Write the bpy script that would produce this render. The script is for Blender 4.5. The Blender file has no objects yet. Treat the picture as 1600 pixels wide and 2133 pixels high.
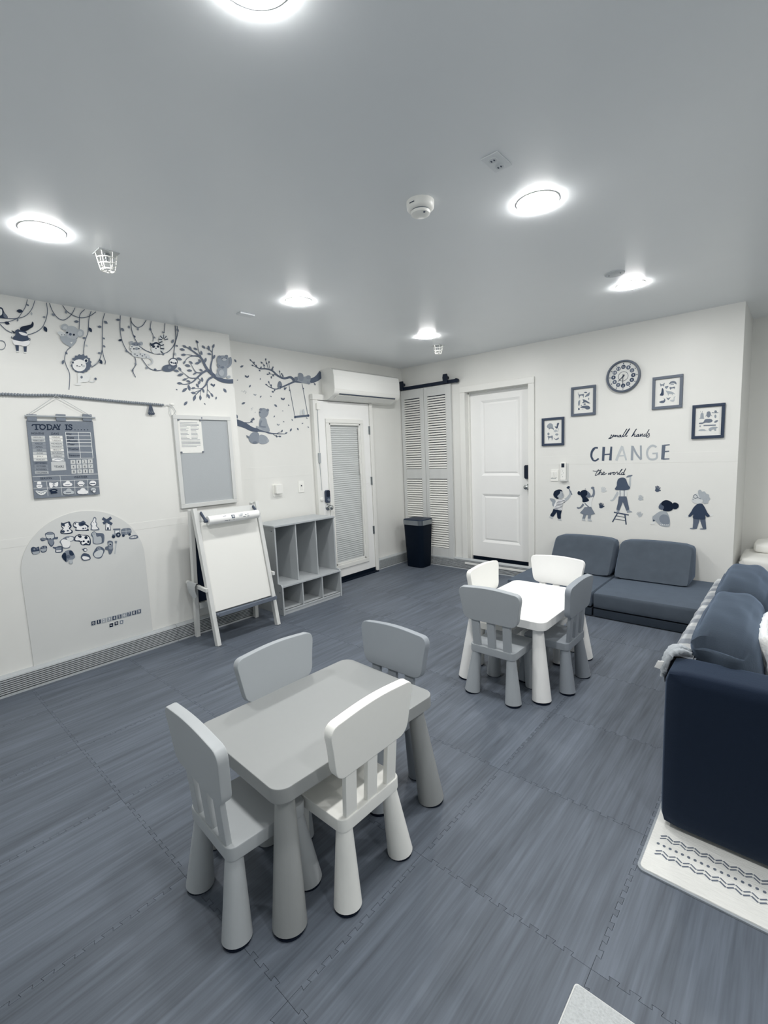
import bpy, bmesh, math, random
from mathutils import Vector, Matrix
random.seed(7)
PI = math.pi
SC = bpy.context.scene
COL = SC.collection

# ------------------------------------------------------------------ camera
F_PX, CAM = 974.3556, Vector((4.03749, -4.97151, 1.47229))
YAW, PIT, ROL = -0.72997, 0.12299, -0.04214
IW, IH = 1600, 2133
FW = Vector((math.sin(YAW)*math.cos(PIT), math.cos(YAW)*math.cos(PIT), -math.sin(PIT)))
_r = FW.cross(Vector((0, 0, 1))).normalized(); _u = _r.cross(FW)
RT = math.cos(ROL)*_r + math.sin(ROL)*_u
UP = -math.sin(ROL)*_r + math.cos(ROL)*_u
cam_d = bpy.data.cameras.new('camera'); cam = bpy.data.objects.new('camera', cam_d); COL.objects.link(cam)
cam_d.sensor_fit = 'HORIZONTAL'; cam_d.sensor_width = 36; cam_d.lens = F_PX/IW*36
cam_d.clip_start = .02
cam.matrix_world = Matrix(((RT.x, UP.x, -FW.x, CAM.x), (RT.y, UP.y, -FW.y, CAM.y), (RT.z, UP.z, -FW.z, CAM.z), (0, 0, 0, 1)))
SC.camera = cam
# ------------------------------------------------------------------ world, exposure
wd = bpy.data.worlds.new('world'); SC.world = wd; wd.use_nodes = True
wd.node_tree.nodes['Background'].inputs[0].default_value = (.35, .5, .8, 1)
wd.node_tree.nodes['Background'].inputs[1].default_value = .05
SC.view_settings.view_transform = 'Standard'; SC.view_settings.look = 'None'
SC.view_settings.gamma = 1; SC.view_settings.exposure = 0.0
LAMP = 208.0          # emission of the ceiling LED discs

# ------------------------------------------------------------------ helpers
H = 2.584; XN = .179          # ceiling height, near part of the left wall
def ray(px, py): return FW + RT*((px-IW/2)/F_PX) - UP*((py-IH/2)/F_PX)
def onplane(px, py, ax, d):
    r = ray(px, py); t = (d-CAM[ax])/r[ax]; return CAM + r*t
# planes: R = right wall (y=0), N = near left wall, L = far left wall
PL = {'R': (1, 0.0, -1), 'N': (0, XN, 1), 'L': (0, 0.0, 1)}
def wp(pl, px, py, off=0.0):
    ax, d, s = PL[pl]; return onplane(px, py, ax, d+s*off)

STOPS = [(0, (3, 13, 30)), (20, (8, 25, 47)), (60, (50, 62, 82)), (90, (82, 91, 106)), (110, (101, 109, 121)), (150, (147, 153, 159)), (180, (176, 180, 182)), (220, (221, 221, 217)), (255, (252, 251, 245))]
def s2l(c): c /= 255; return c/12.92 if c <= .04045 else ((c+.055)/1.055)**2.4
def tone(v, k=1.12):
    v = max(0, min(255, v))
    for (a, ca), (b, cb) in zip(STOPS, STOPS[1:]):
        if v <= b:
            t = (v-a)/(b-a); return tuple(min(.93, s2l(x+(y-x)*t)*k) for x, y in zip(ca, cb))+(1,)
MATS = {}
def mat(name, v, rough=.6, spec=.3, noise=.03, nscale=60, bump=0, metal=0, stretch=None, sheen=0, emit=None):
    if name in MATS: return MATS[name]
    m = bpy.data.materials.new(name); m.use_nodes = True; MATS[name] = m
    nt = m.node_tree; b = nt.nodes['Principled BSDF']
    c = tone(v) if not isinstance(v, tuple) else v+(1,)
    b.inputs['Roughness'].default_value = rough; b.inputs['Specular IOR Level'].default_value = spec; b.inputs['Metallic'].default_value = metal
    if sheen: b.inputs['Sheen Weight'].default_value = sheen; b.inputs['Sheen Tint'].default_value = (.55, .72, 1, 1)
    g = nt.nodes.new('ShaderNodeNewGeometry'); mp = nt.nodes.new('ShaderNodeMapping'); nz = nt.nodes.new('ShaderNodeTexNoise')
    mp.inputs['Scale'].default_value = stretch or (1, 1, 1)
    nz.inputs['Scale'].default_value = nscale; nz.inputs['Detail'].default_value = 4
    nt.links.new(g.outputs['Position'], mp.inputs['Vector']); nt.links.new(mp.outputs[0], nz.inputs['Vector'])
    r = nt.nodes.new('ShaderNodeMixRGB'); r.inputs['Color1'].default_value = tuple(x*(1-noise) for x in c[:3])+(1,); r.inputs['Color2'].default_value = tuple(min(1, x*(1+noise)) for x in c[:3])+(1,)
    nt.links.new(nz.outputs['Fac'], r.inputs['Fac']); nt.links.new(r.outputs[0], b.inputs['Base Color'])
    if bump:
        bp = nt.nodes.new('ShaderNodeBump'); bp.inputs['Strength'].default_value = bump; bp.inputs['Distance'].default_value = .004
        nt.links.new(nz.outputs['Fac'], bp.inputs['Height']); nt.links.new(bp.outputs[0], b.inputs['Normal'])
    if emit:
        b.inputs['Emission Color'].default_value = (1, .993, .975, 1); b.inputs['Emission Strength'].default_value = emit
    return m
def ink(v): return mat('ink_%d' % v, tuple(min(.9, c*(1+.22*min(1, v/90))) for c in tone(v)[:3]), .55, .25, .05, 40)

ORG = {}
def link(o, parent=None):
    COL.objects.link(o)
    if parent is not None: o.parent = parent
    return o
def tag(o, label=None, cat=None, group=None, kind=None):
    if label: o['label'] = label
    if cat: o['category'] = cat
    if group: o['group'] = group
    if kind: o['kind'] = kind
    return o
def thing(name, label, cat, loc=(0, 0, 0), rz=0, group=None):
    o = bpy.data.objects.new(name, None); COL.objects.link(o); o.location = loc; o.rotation_euler = (0, 0, rz)
    o.empty_display_size = .05
    ORG[o.name] = Vector(loc) if rz == 0 else Vector((0, 0, 0))
    return tag(o, label, cat, group)
def put(me, name, parent, loc=(0, 0, 0), rot=(0, 0, 0), scale=(1, 1, 1)):
    o = bpy.data.objects.new(name, me); link(o, parent); o.location = loc; o.rotation_euler = rot; o.scale = scale
    if parent is not None: ORG[o.name] = ORG[parent.name]
    return o

class MB:
    def __init__(s): s.v = []; s.f = []; s.sm = False
    def add(s, vs, fs):
        n = len(s.v); s.v += [Vector(v) for v in vs]; s.f += [tuple(i+n for i in f) for f in fs]; return s
    def box(s, x0, x1, y0, y1, z0, z1):
        return s.add([(x0, y0, z0), (x1, y0, z0), (x1, y1, z0), (x0, y1, z0), (x0, y0, z1), (x1, y0, z1), (x1, y1, z1), (x0, y1, z1)],
                     [(0, 3, 2, 1), (4, 5, 6, 7), (0, 1, 5, 4), (1, 2, 6, 5), (2, 3, 7, 6), (3, 0, 4, 7)])
    def beam(s, a, b, w, h, side=(0, 1, 0)):
        a = Vector(a); b = Vector(b); d = (b-a).normalized(); sd = Vector(side); n = d.cross(sd).normalized(); sd = n.cross(d).normalized()
        vs = [p+sd*w/2*i+n*h/2*j for p in (a, b) for i, j in ((-1, -1), (1, -1), (1, 1), (-1, 1))]
        return s.add(vs, [(0, 1, 2, 3), (7, 6, 5, 4), (0, 4, 5, 1), (1, 5, 6, 2), (2, 6, 7, 3), (3, 7, 4, 0)])
    def poly(s, pts, dirv):                       # flat polygon facing dirv
        pts = [Vector(p) for p in pts]; n = Vector((0, 0, 0))
        for i in range(len(pts)): n += pts[i].cross(pts[(i+1) % len(pts)])
        if n.dot(Vector(dirv)) < 0: pts.reverse()
        return s.add(pts, [tuple(range(len(pts)))])
    def prism(s, pts, ext):                       # closed outline extruded by ext
        pts = [Vector(p) for p in pts]; e = Vector(ext); n = Vector((0, 0, 0)); k = len(pts)
        for i in range(k): n += pts[i].cross(pts[(i+1) % k])
        if n.dot(e) > 0: pts.reverse()
        return s.add(pts+[p+e for p in pts], [tuple(range(k)), tuple(range(2*k-1, k-1, -1))]+[(i, i+k, (i+1) % k+k, (i+1) % k) for i in range(k)])
    def lathe(s, prof, c=(0, 0, 0), ax=(0, 0, 1), n=24, cap=True):   # prof [(r, h)]
        ax = Vector(ax).normalized(); u = ax.orthogonal().normalized(); w = ax.cross(u); c = Vector(c); vs = []; fs = []
        for r, h in prof: vs += [c+ax*h+(u*math.cos(2*PI*i/n)+w*math.sin(2*PI*i/n))*r for i in range(n)]
        for k in range(len(prof)-1): fs += [(k*n+i, k*n+(i+1) % n, (k+1)*n+(i+1) % n, (k+1)*n+i) for i in range(n)]
        if cap: fs += [tuple(range(n-1, -1, -1)), tuple(range((len(prof)-1)*n, len(prof)*n))]
        return s.add(vs, fs)
    def cone(s, a, b, r0, r1, n=24):
        a = Vector(a); b = Vector(b); return s.lathe([(r0, 0), (r1, (b-a).length)], a, b-a, n)
    def tube(s, pts, r, n=8, closed=False):
        pts = [Vector(p) for p in pts]; k = len(pts); vs = []; fs = []; nr = None
        for i, p in enumerate(pts):
            d = (pts[(i+1) % k]-pts[i-1]) if closed or 0 < i < k-1 else (pts[1]-pts[0] if i == 0 else pts[-1]-pts[-2])
            d.normalize(); nr = d.orthogonal().normalized() if nr is None else (nr-d*nr.dot(d)).normalized(); w = d.cross(nr)
            rr = r[i] if isinstance(r, (list, tuple)) else r
            vs += [p+(nr*math.cos(2*PI*j/n)+w*math.sin(2*PI*j/n))*rr for j in range(n)]
        m = k if closed else k-1
        for i in range(m): fs += [(i*n+j, i*n+(j+1) % n, ((i+1) % k)*n+(j+1) % n, ((i+1) % k)*n+j) for j in range(n)]
        if not closed: fs += [tuple(range(n-1, -1, -1)), tuple(range((k-1)*n, k*n))]
        return s.add(vs, fs)
    def ball(s, c, rx, ry, rz, n=16, m=10):
        vs = []; fs = []
        for i in range(m+1):
            t = PI*i/m
            vs += [(c[0]+rx*math.sin(t)*math.cos(2*PI*j/n), c[1]+ry*math.sin(t)*math.sin(2*PI*j/n), c[2]-rz*math.cos(t)) for j in range(n)]
        for i in range(m): fs += [(i*n+j, i*n+(j+1) % n, (i+1)*n+(j+1) % n, (i+1)*n+j) for j in range(n)]
        return s.add(vs, fs)
    def mesh(s, name, m, bevel=0, seg=2, smooth=False, org=None, ang=40):
        me = bpy.data.meshes.new(name)
        o = org or Vector((0, 0, 0))
        me.from_pydata([v-o for v in s.v], [], s.f)
        bm = bmesh.new(); bm.from_mesh(me)
        if s.sm: bmesh.ops.remove_doubles(bm, verts=bm.verts, dist=1e-5)
        if bevel:
            es = [e for e in bm.edges if len(e.link_faces) == 2 and e.calc_face_angle(0) > .6]
            bmesh.ops.bevel(bm, geom=es, offset=bevel, segments=seg, profile=.5, affect='EDGES', clamp_overlap=True)
        bm.normal_update()
        if smooth or bevel:
            for f in bm.faces: f.smooth = True
            a = math.radians(ang)
            for e in bm.edges: e.smooth = len(e.link_faces) == 2 and e.calc_face_angle(0) < a
        bm.to_mesh(me); bm.free(); me.materials.append(m); return me
    def build(s, name, m, parent=None, **k):
        me = s.mesh(name, m, org=ORG[parent.name] if parent is not None else None, **k)
        o = put(me, name, parent)
        if k.get('bevel'):
            w = o.modifiers.new('weighted_normal', 'WEIGHTED_NORMAL'); w.keep_sharp = True; w.weight = 80
        return o
def struct(o): o['kind'] = 'structure'; return o
def copy_tree(o, parent=None):
    c = o.copy(); COL.objects.link(c); c.parent = parent; ORG[c.name] = ORG[o.name]
    for ch in list(o.children): copy_tree(ch, c)
    return c
def rrect(w, h, r, n=6, cx=0, cy=0):
    out = []
    for sx, sy, a0 in ((1, 1, 0), (-1, 1, 90), (-1, -1, 180), (1, -1, 270)):
        for i in range(n+1):
            a = math.radians(a0+90*i/n); out.append((cx+sx*(w/2-r)+r*math.cos(a), cy+sy*(h/2-r)+r*math.sin(a)))
    return out
def crom(pts, n=5, closed=False):
    k = len(pts); out = []
    if k < 3: return list(pts)
    for i in range(k if closed else k-1):
        g = (lambda j: pts[j % k]) if closed else (lambda j: pts[max(0, min(k-1, j))])
        p0, p1, p2, p3 = g(i-1), g(i), g(i+1), g(i+2)
        for t in range(n):
            t /= n
            out.append(tuple(.5*(2*b+(c-a)*t+(2*a-5*b+4*c-d)*t*t+(3*b-a-3*c+d)*t**3) for a, b, c, d in zip(p0, p1, p2, p3)))
    if not closed: out.append(pts[-1])
    return out
def text_mesh(txt, name, m, frame):
    """frame: (origin, right vector, up vector) - glyphs are stretched to fill it"""
    cu = bpy.data.curves.new(name, 'FONT'); cu.body = txt; cu.resolution_u = 2
    o = bpy.data.objects.new(name, cu); COL.objects.link(o); bpy.context.view_layer.update()
    me = bpy.data.meshes.new_from_object(o.evaluated_get(bpy.context.evaluated_depsgraph_get()))
    bpy.data.objects.remove(o); bpy.data.curves.remove(cu)
    if set(txt) == {'1'} and len(txt) == 1: frame = (Vector(frame[0])+Vector(frame[1])*.28, Vector(frame[1])*.44, frame[2])
    xs = [v.co.x for v in me.vertices]; ys = [v.co.y for v in me.vertices]; x0, x1, y0, y1 = min(xs), max(xs), min(ys), max(ys)
    og, rt, up = [Vector(a) for a in frame]
    for v in me.vertices: v.co = og+rt*((v.co.x-x0)/(x1-x0))+up*((v.co.y-y0)/max(1e-6, y1-y0))
    me.materials.clear(); me.materials.append(m); me.name = name; me.update()
    return me
def text(txt, pl, bl, br, tl, m, parent, off, name='lettering'):
    a, b, c = (wp(pl, q[0], q[1], off) for q in (bl, br, tl))
    return put(text_mesh(txt, name, m, (a-ORG[parent.name], b-a, c-a)), name, parent)

# ---- flat prints on the walls, drawn from points in crop coordinates K=(x0, y0, scale)
class Decal:
    def __init__(s, name, label, cat, pl, K, group=None, base=.0018, step=.0004):
        s.n, s.l, s.c, s.pl, s.K, s.g, s.base, s.step = name, label, cat, pl, K, group, base, step; s.parts = []; s.keys = []
    def _p(s, pt, off): return wp(s.pl, s.K[0]+pt[0]*s.K[2], s.K[1]+pt[1]*s.K[2], off)
    JOIN = {'vine', 'branch', 'trunk', 'stroke', 'title_lettering', 'grid_line', 'spot', 'eye', 'stripe', 'dress_dot', 'mark', 'twig_leaf', 'title_dot', 'melon_seed', 'rib', 'sun_icon', 'cloud_icon', 'tail_band', 'word'}
    def _mb(s, part, v):
        if (part, v) not in s.keys: s.keys.append((part, v))
        s.nst = getattr(s, 'nst', 0)+1
        off = s.base+s.step*s.keys.index((part, v))+(.00004*(s.nst % 8))
        if part in s.JOIN:
            for pn, pv, mb in s.parts:
                if pn == part and pv == v: return mb, off
        s.parts.append((part, v, MB())); return s.parts[-1][2], off
    def _poly(s, pts, v, part):
        mb, off = s._mb(part, v); ax, _, sg = PL[s.pl]; d = [0, 0, 0]; d[ax] = sg
        q = []
        for p in pts:
            w = s._p(p, off)
            if not q or (w-q[-1]).length > 2e-4: q.append(w)
        c = CAM-q[0]
        n = Vector(d); mb.poly(q, n) if len(q) > 2 else None
        return s
    def blob(s, pts, v, part='body'): return s._poly(crom(pts, 4, True), v, part)
    def pol(s, pts, v, part='body'): return s._poly(pts, v, part)
    def el(s, cx, cy, rx, ry, v, part='body', rot=0, n=18):
        c, q = math.cos(rot), math.sin(rot)
        return s._poly([(cx+rx*math.cos(a)*c-ry*math.sin(a)*q, cy+rx*math.cos(a)*q+ry*math.sin(a)*c) for a in (2*PI*i/n for i in range(n))], v, part)
    def leaf(s, x, y, ang, L, v, part='leaf', w=.42):
        a = math.radians(ang); dx, dy = math.cos(a), math.sin(a); pts = []
        for t, k in ((-.5, 0), (-.25, .75), (0, 1), (.25, .72), (.5, 0), (.25, -.72), (0, -1), (-.25, -.75)):
            pts.append((x+dx*t*L-dy*k*w*L/2, y+dy*t*L+dx*k*w*L/2))
        return s._poly(pts, v, part)
    def st(s, pts, w, v, part='vine', w1=None, n=5, closed=False):
        pts = crom(pts, n, closed); k = len(pts)
        mb, off = s._mb(part, v); ax, _, sg = PL[s.pl]; A = []; B = []
        for i, p in enumerate(pts):
            a, b = (pts[i-1], pts[(i+1) % k]) if closed else (pts[max(0, i-1)], pts[min(k-1, i+1)])
            dx, dy = b[0]-a[0], b[1]-a[1]; l = math.hypot(dx, dy) or 1; ww = (w+((w1 if w1 is not None else w)-w)*i/max(1, k-1))/2
            A.append(s._p((p[0]-dy/l*ww, p[1]+dx/l*ww), off)); B.append(s._p((p[0]+dy/l*ww, p[1]-dx/l*ww), off))
        d = [0, 0, 0]; d[ax] = sg
        for i in range(k if closed else k-1):
            j = (i+1) % k; mb.poly([A[i], A[j], B[j], B[i]], d)
        return s
    def done(s, parent=None, thick=None):
        ps = [(n, v, mb) for n, v, mb in s.parts if mb.v]
        if parent is None and len(ps) == 1:
            o = ps[0][2].build(s.n, ink(ps[0][1])); return tag(o, s.l, s.c, s.g)
        root = parent
        if root is None:
            c = Vector((0, 0, 0))
            for v in ps[0][2].v: c += v
            root = thing(s.n, s.l, s.c, c/len(ps[0][2].v), 0, s.g)
        for n, v, mb in ps:
            o = mb.build(n, ink(v), root)
            if n in s.JOIN and n not in ('vine', 'branch', 'trunk'): o['kind'] = 'stuff'
        return root

# ------------------------------------------------------------------ materials
M_wall = mat('wall_paint', 222, .38, .35, .015, 9, .04)
M_ceil = mat('ceiling_paint', (.86, .89, .91), .3, .7, .012, 5)
M_trim = mat('trim_paint', 226, .35, .4, .01, 12)
M_door = mat('door_paint', 240, .38, .4, .01, 12)
M_base = mat('baseboard_grey', 178, .5, .4, .03, 30)
M_black = mat('black_rubber', (.0025, .007, .016), .6, .12)
M_navy = mat('dark_plastic', 16, .45, .4)
M_steel = mat('brushed_steel', 175, .22, .5, .05, 30, 0, 1.0)
M_chrome = mat('chrome', 190, .12, .5, .02, 30, 0, 1.0)
M_white = mat('white_plastic', 236, .35, .45, .01)
M_lamp = mat('lamp_lens', 250, .4, .3, .0, 10, emit=LAMP)

def floor_mat():
    m = bpy.data.materials.new('wood_print_foam'); m.use_nodes = True; nt = m.node_tree; b = nt.nodes['Principled BSDF']; L = nt.links.new
    g = nt.nodes.new('ShaderNodeNewGeometry'); oi = nt.nodes.new('ShaderNodeObjectInfo')
    ad = nt.nodes.new('ShaderNodeVectorMath'); ad.operation = 'MULTIPLY_ADD'; ad.inputs[1].default_value = (1, 1, 1)
    cx = nt.nodes.new('ShaderNodeCombineXYZ'); mu = nt.nodes.new('ShaderNodeMath'); mu.operation = 'MULTIPLY'; mu.inputs[1].default_value = 17
    L(oi.outputs['Random'], mu.inputs[0]); L(mu.outputs[0], cx.inputs[0]); L(mu.outputs[0], cx.inputs[1])
    L(g.outputs['Position'], ad.inputs[0]); L(cx.outputs[0], ad.inputs[2])
    def noise(sc, det, stretch, dist=0):
        mp = nt.nodes.new('ShaderNodeMapping'); mp.inputs['Scale'].default_value = stretch; n = nt.nodes.new('ShaderNodeTexNoise')
        n.inputs['Scale'].default_value = sc; n.inputs['Detail'].default_value = det; n.inputs['Distortion'].default_value = dist; L(ad.outputs[0], mp.inputs['Vector']); L(mp.outputs[0], n.inputs['Vector']); return n
    n1 = noise(1, 5, (26, 1.7, 1), .6); n2 = noise(1, 4, (110, 3.5, 1), .3); n3 = noise(1, 2, (5, .6, 1))
    def ramp(n, a, b, lo, hi):
        r = nt.nodes.new('ShaderNodeMapRange'); r.inputs['From Min'].default_value = a; r.inputs['From Max'].default_value = b; r.inputs['To Min'].default_value = lo; r.inputs['To Max'].default_value = hi; L(n.outputs['Fac'], r.inputs['Value']); return r
    a1 = ramp(n1, .35, .7, -.16, .22); a2 = ramp(n2, .3, .75, -.13, .20); a3 = ramp(n3, .3, .7, -.10, .12)
    s1 = nt.nodes.new('ShaderNodeMath'); s1.operation = 'ADD'; L(a1.outputs[0], s1.inputs[0]); L(a2.outputs[0], s1.inputs[1])
    s2 = nt.nodes.new('ShaderNodeMath'); s2.operation = 'ADD'; L(s1.outputs[0], s2.inputs[0]); L(a3.outputs[0], s2.inputs[1])
    s3 = nt.nodes.new('ShaderNodeMath'); s3.operation = 'ADD'; s3.inputs[1].default_value = 1.0; L(s2.outputs[0], s3.inputs[0])
    vm = nt.nodes.new('ShaderNodeVectorMath'); vm.operation = 'SCALE'; vm.inputs[0].default_value = (.107, .126, .156); L(s3.outputs[0], vm.inputs['Scale'])
    L(vm.outputs[0], b.inputs['Base Color']); b.inputs['Roughness'].default_value = .5; b.inputs['Specular IOR Level'].default_value = .35
    bp = nt.nodes.new('ShaderNodeBump'); bp.inputs['Strength'].default_value = .12; bp.inputs['Distance'].default_value = .002; L(n2.outputs['Fac'], bp.inputs['Height']); L(bp.outputs[0], b.inputs['Normal'])
    return m
M_floor = floor_mat()

# ------------------------------------------------------------------ room shell
fl = MB().box(-.3, 6.0, -6.9, 1.1, -.06, -.0045).build('floor', mat('floor_slab', 40, .8)); struct(fl); ORG[fl.name] = Vector((0, 0, 0))
T = .6032; GAP = .0005
seam = [(0, 0), (.036, 0)]
for k in range(10):
    t = .036+.0531*k; seam += [(t+.012, 0), (t+.008, .013), (t+.036, .013), (t+.032, 0)]
seam += [(T-.036, 0)]
out = [(s, v) for s, v in seam] + [(T+v, s) for s, v in seam] + [(T-(T-s) if 0 else s, T+v) for s, v in reversed(seam+[(T, 0)])][:-1] + [(v, s) for s, v in reversed(seam+[(T, 0)])][:-1]
def inset(pts, d):
    k = len(pts); res = []
    for i in range(k):
        a, b, c = Vector(pts[i-1]), Vector(pts[i]), Vector(pts[(i+1) % k]); e1 = (b-a).normalized(); e2 = (c-b).normalized()
        n1 = Vector((-e1.y, e1.x)); n2 = Vector((-e2.y, e2.x)); m = (n1+n2); l = m.length
        m = m/l if l > 1e-6 else n1
        res.append(b+m*(d/max(.35, m.dot(n1))))
    return res
area = sum(out[i][0]*out[(i+1) % len(out)][1]-out[(i+1) % len(out)][0]*out[i][1] for i in range(len(out)))
tp = inset(out, GAP if area > 0 else -GAP)
tile_me = MB().prism([(p[0], p[1], -.004) for p in tp], (0, 0, .004)).mesh('foam_tile', M_floor)
for i in range(-6, 4):
    for j in range(-5, 7):
        x, y = 3.061+T*i, -3.1531+T*j
        if x+T < 0 or y > .02 and x < 3.4: continue
        if Vector((x-4.04, y+4.97)).dot(Vector((-.667, .745))) < -.3: continue
        put(tile_me, 'foam_tile', fl, (x, y, 0))
struct(MB().box(-.3, 6.0, -6.9, 1.1, H, H+.12).build('ceiling', M_ceil))
wl = MB()
wl.box(-.25, 0, -2.7, .25, 0, H).box(-.25, XN-.005, -6.7, -2.62, 2.115, H).box(-.25, XN, -6.7, -2.612, 0, 2.125)
struct(wl.build('wall_left', M_wall))
DX0, DX1, DTOP = .975, 1.775, 2.165
wr = MB().box(-.1, DX0, 0, .16, 0, H).box(DX0, DX1, 0, .16, DTOP, H).box(DX1, 3.635, 0, .16, 0, H).box(DX0, DX1, 0, .16, 0, .075)
wr.box(3.50, 3.635, .16, .9, 0, H)
struct(wr.build('wall_right', M_wall))
# faint painted battens where the wall panels meet
struct(MB().box(XN-.002, XN+.0010, -5.5, -2.613, .965, 1.022).build('trim_1', M_wall, bevel=.0006))
struct(MB().box(DX1+.07, 3.634, -.0009, .002, 1.285, 1.375).build('trim_2', M_wall, bevel=.0006))
struct(MB().box(-.002, .0010, -2.6, -1.60, 1.28, 1.395).build('trim_3', M_wall, bevel=.0006))
struct(MB().box(3.5, 6.0, .78, .95, 0, H).build('wall_alcove', M_wall))
struct(MB().box(5.75, 6.0, -6.9, 1.0, 0, H).build('wall_side', mat('wall_unseen_dimmed', 190, .5, .3)))  # unseen walls, coloured darker than the room to cut bounced light
struct(MB().box(-.3, 6.0, -5.75, -5.55, 0, H).build('wall_back', mat('wall_unseen_dimmed', 190, .5, .3)))

# ribbed baseboards: cap + separate ribs on a dark backing
def baseboard(name, runs, cap_end=None):
    root = bpy.data.objects.new(name, None); COL.objects.link(root); ORG[root.name] = Vector((0, 0, 0)); struct(root)
    for (a, b, nrm) in runs:                     # a->b along the wall, nrm into the room
        a, b, n = Vector(a), Vector(b), Vector(nrm); d = .05; h = .135
        def slab(z0, z1, t0, t1, nm, m):
            MB().prism([a+n*t0+Vector((0, 0, z0)), b+n*t0+Vector((0, 0, z0)), b+n*t1+Vector((0, 0, z0)), a+n*t1+Vector((0, 0, z0))], (0, 0, z1-z0)).build(nm, m, root)
        slab(0, h-.02, 0, d-.024, 'backing', mat('baseboard_shadow', 60, .7))
        pr = [a+n*0+Vector((0, 0, h)), a+n*.02+Vector((0, 0, h)), a+n*(d-.008)+Vector((0, 0, h-.010)), a+n*(d-.004)+Vector((0, 0, h-.02)), a+Vector((0, 0, h-.02))]
        MB().prism(pr, b-a).build('cap', M_base, root)
        slab(0, .012, 0, d+.004, 'rib', M_base)
        for k in range(7): slab(.021+k*.0135, .0275+k*.0135, 0, d-.001, 'rib', M_base)
    return root
baseboard('baseboard_left', [((XN, -6.6, 0), (XN, -3.352, 0), (1, 0, 0)), ((XN, -3.349, 0), (XN, -2.612, 0), (1, 0, 0))])
bb = baseboard('baseboard_corner', [((0, -.64, 0), (0, -.0, 0), (1, 0, 0))])
e = MB()
pts = [(0, -.70), (.022, -.695), (.05, -.64), (0, -.64)]
e.prism([(x, y, 0) for x, y in pts], (0, 0, .014))
for k in range(6): e.prism([(x*.96, y, .022+k*.0145) for x, y in pts], (0, 0, .008))
e.prism([(x, y, .105) for x, y in pts], (0, 0, .022)); e.prism([(x*.5, y*.999, 0) for x, y in pts], (0, 0, .11))
e.build('end_cap', M_base, bb)
baseboard('baseboard_right', [((.05, 0, 0), (1.95, 0, 0), (0, -1, 0))])

# ------------------------------------------------------------------ door_1: half-glazed exit door in the left wall
d1 = bpy.data.objects.new('door_1', None); COL.objects.link(d1); ORG[d1.name] = Vector((0, 0, 0)); struct(d1)
y0, y1, zt = -1.52, -.71, 2.085
gy0, gy1, gz0, gz1 = -1.375, -.875, .20, 1.845
slab = MB().box(.0, .036, y0, gy0, .05, zt).box(.0, .036, gy1, y1, .05, zt).box(.0, .036, gy0, gy1, .05, gz0).box(.0, .036, gy0, gy1, gz1, zt)
slab.build('door_slab', M_door, d1)
fr = MB(); w = .05
fr.box(.036, .052, gy0-w, gy1+w, gz1, gz1+w).box(.036, .052, gy0-w, gy1+w, gz0-w, gz0).box(.036, .052, gy0-w, gy0, gz0, gz1).box(.036, .052, gy1, gy1+w, gz0, gz1)
lf = fr.build('lite_frame', M_trim, d1, bevel=.006)
fr = MB()
for a, b, c, d in ((gy0, gy1, gz1-.022, gz1), (gy0, gy1, gz0, gz0+.022), (gy0, gy0+.022, gz0, gz1), (gy1-.022, gy1, gz0, gz1)): fr.box(.02, .044, a, b, c, d)
fr.build('glazing_bead', M_trim, lf, bevel=.004)
bl = MB()
for k in range(66):
    z = gz0+.02+k*.0245; bl.add([(.020, gy0+.01, z), (.020, gy1-.01, z), (.010, gy1-.01, z+.0275), (.010, gy0+.01, z+.0275)], [(0, 1, 2, 3)])
tag(bl.build('blind', mat('blind_slats', 226, .5), d1), kind='stuff')
MB().box(.0, .008, gy0, gy1, gz0, gz1).build('blind_backing', mat('blind_back', 150, .7), d1)
gm = bpy.data.materials.new('pane_glass'); gm.use_nodes = True; nt = gm.node_tree; nt.nodes.clear()
o_ = nt.nodes.new('ShaderNodeOutputMaterial'); mx = nt.nodes.new('ShaderNodeMixShader'); tr = nt.nodes.new('ShaderNodeBsdfTransparent'); gl = nt.nodes.new('ShaderNodeBsdfGlossy')
tr.inputs[0].default_value = (.94, .95, .96, 1); gl.inputs['Roughness'].default_value = .08
mx.inputs[0].default_value = .07; nt.links.new(tr.outputs[0], mx.inputs[1]); nt.links.new(gl.outputs[0], mx.inputs[2]); nt.links.new(mx.outputs[0], o_.inputs[0])
MB().box(.026, .029, gy0+.01, gy1-.01, gz0+.01, gz1-.01).build('pane', gm, d1)
MB().box(.030, .034, gy1-.03, gy1-.02, 1.25, 1.8).box(.03, .045, gy1-.032, gy1-.018, 1.44, 1.47).build('blind_slider', M_trim, d1)
cs = MB().box(.0, .05, y0-.075, y0-.006, 0, zt+.006).box(0, .05, y1+.006, y1+.06, 0, zt+.006).box(0, .05, y0-.075, y1+.06, zt+.0065, zt+.07)
cs.build('casing', M_trim, d1, bevel=.006)
MB().box(.0, .042, y0, y1, .0, .052).build('door_sweep', M_black, d1)
MB().box(.0, .10, y0, y1, .0, .012).build('threshold', M_black, d1)
for z in (1.72, 1.10, .48):
    MB().box(.036, .042, y1-.018, y1+.02, z, z+.10).cone((.046, y1+.002, z), (.046, y1+.002, z+.1), .006, .006, 10).build('hinge', M_steel, d1)
k = MB().lathe([(.036, 0), (.036, .006), (.028, .012), (.014, .016), (.013, .035), (.024, .042), (.029, .055), (.027, .068), (.016, .076)], (.036, -1.455, .90), (1, 0, 0), 20)
k.build('door_knob', M_chrome, d1, smooth=True, bevel=0)
kp = MB().prism([(.036, a, b) for a, b in rrect(.062, .145, .02, 6, -1.463, 1.025)], (.03, 0, 0)).build('door_lock', mat('lock_body', 70, .4), d1, bevel=.005)
MB().prism([(.066, a, b) for a, b in rrect(.052, .07, .01, 5, -1.463, 1.056)], (.003, 0, 0)).build('lock_display', M_navy, kp)
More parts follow.
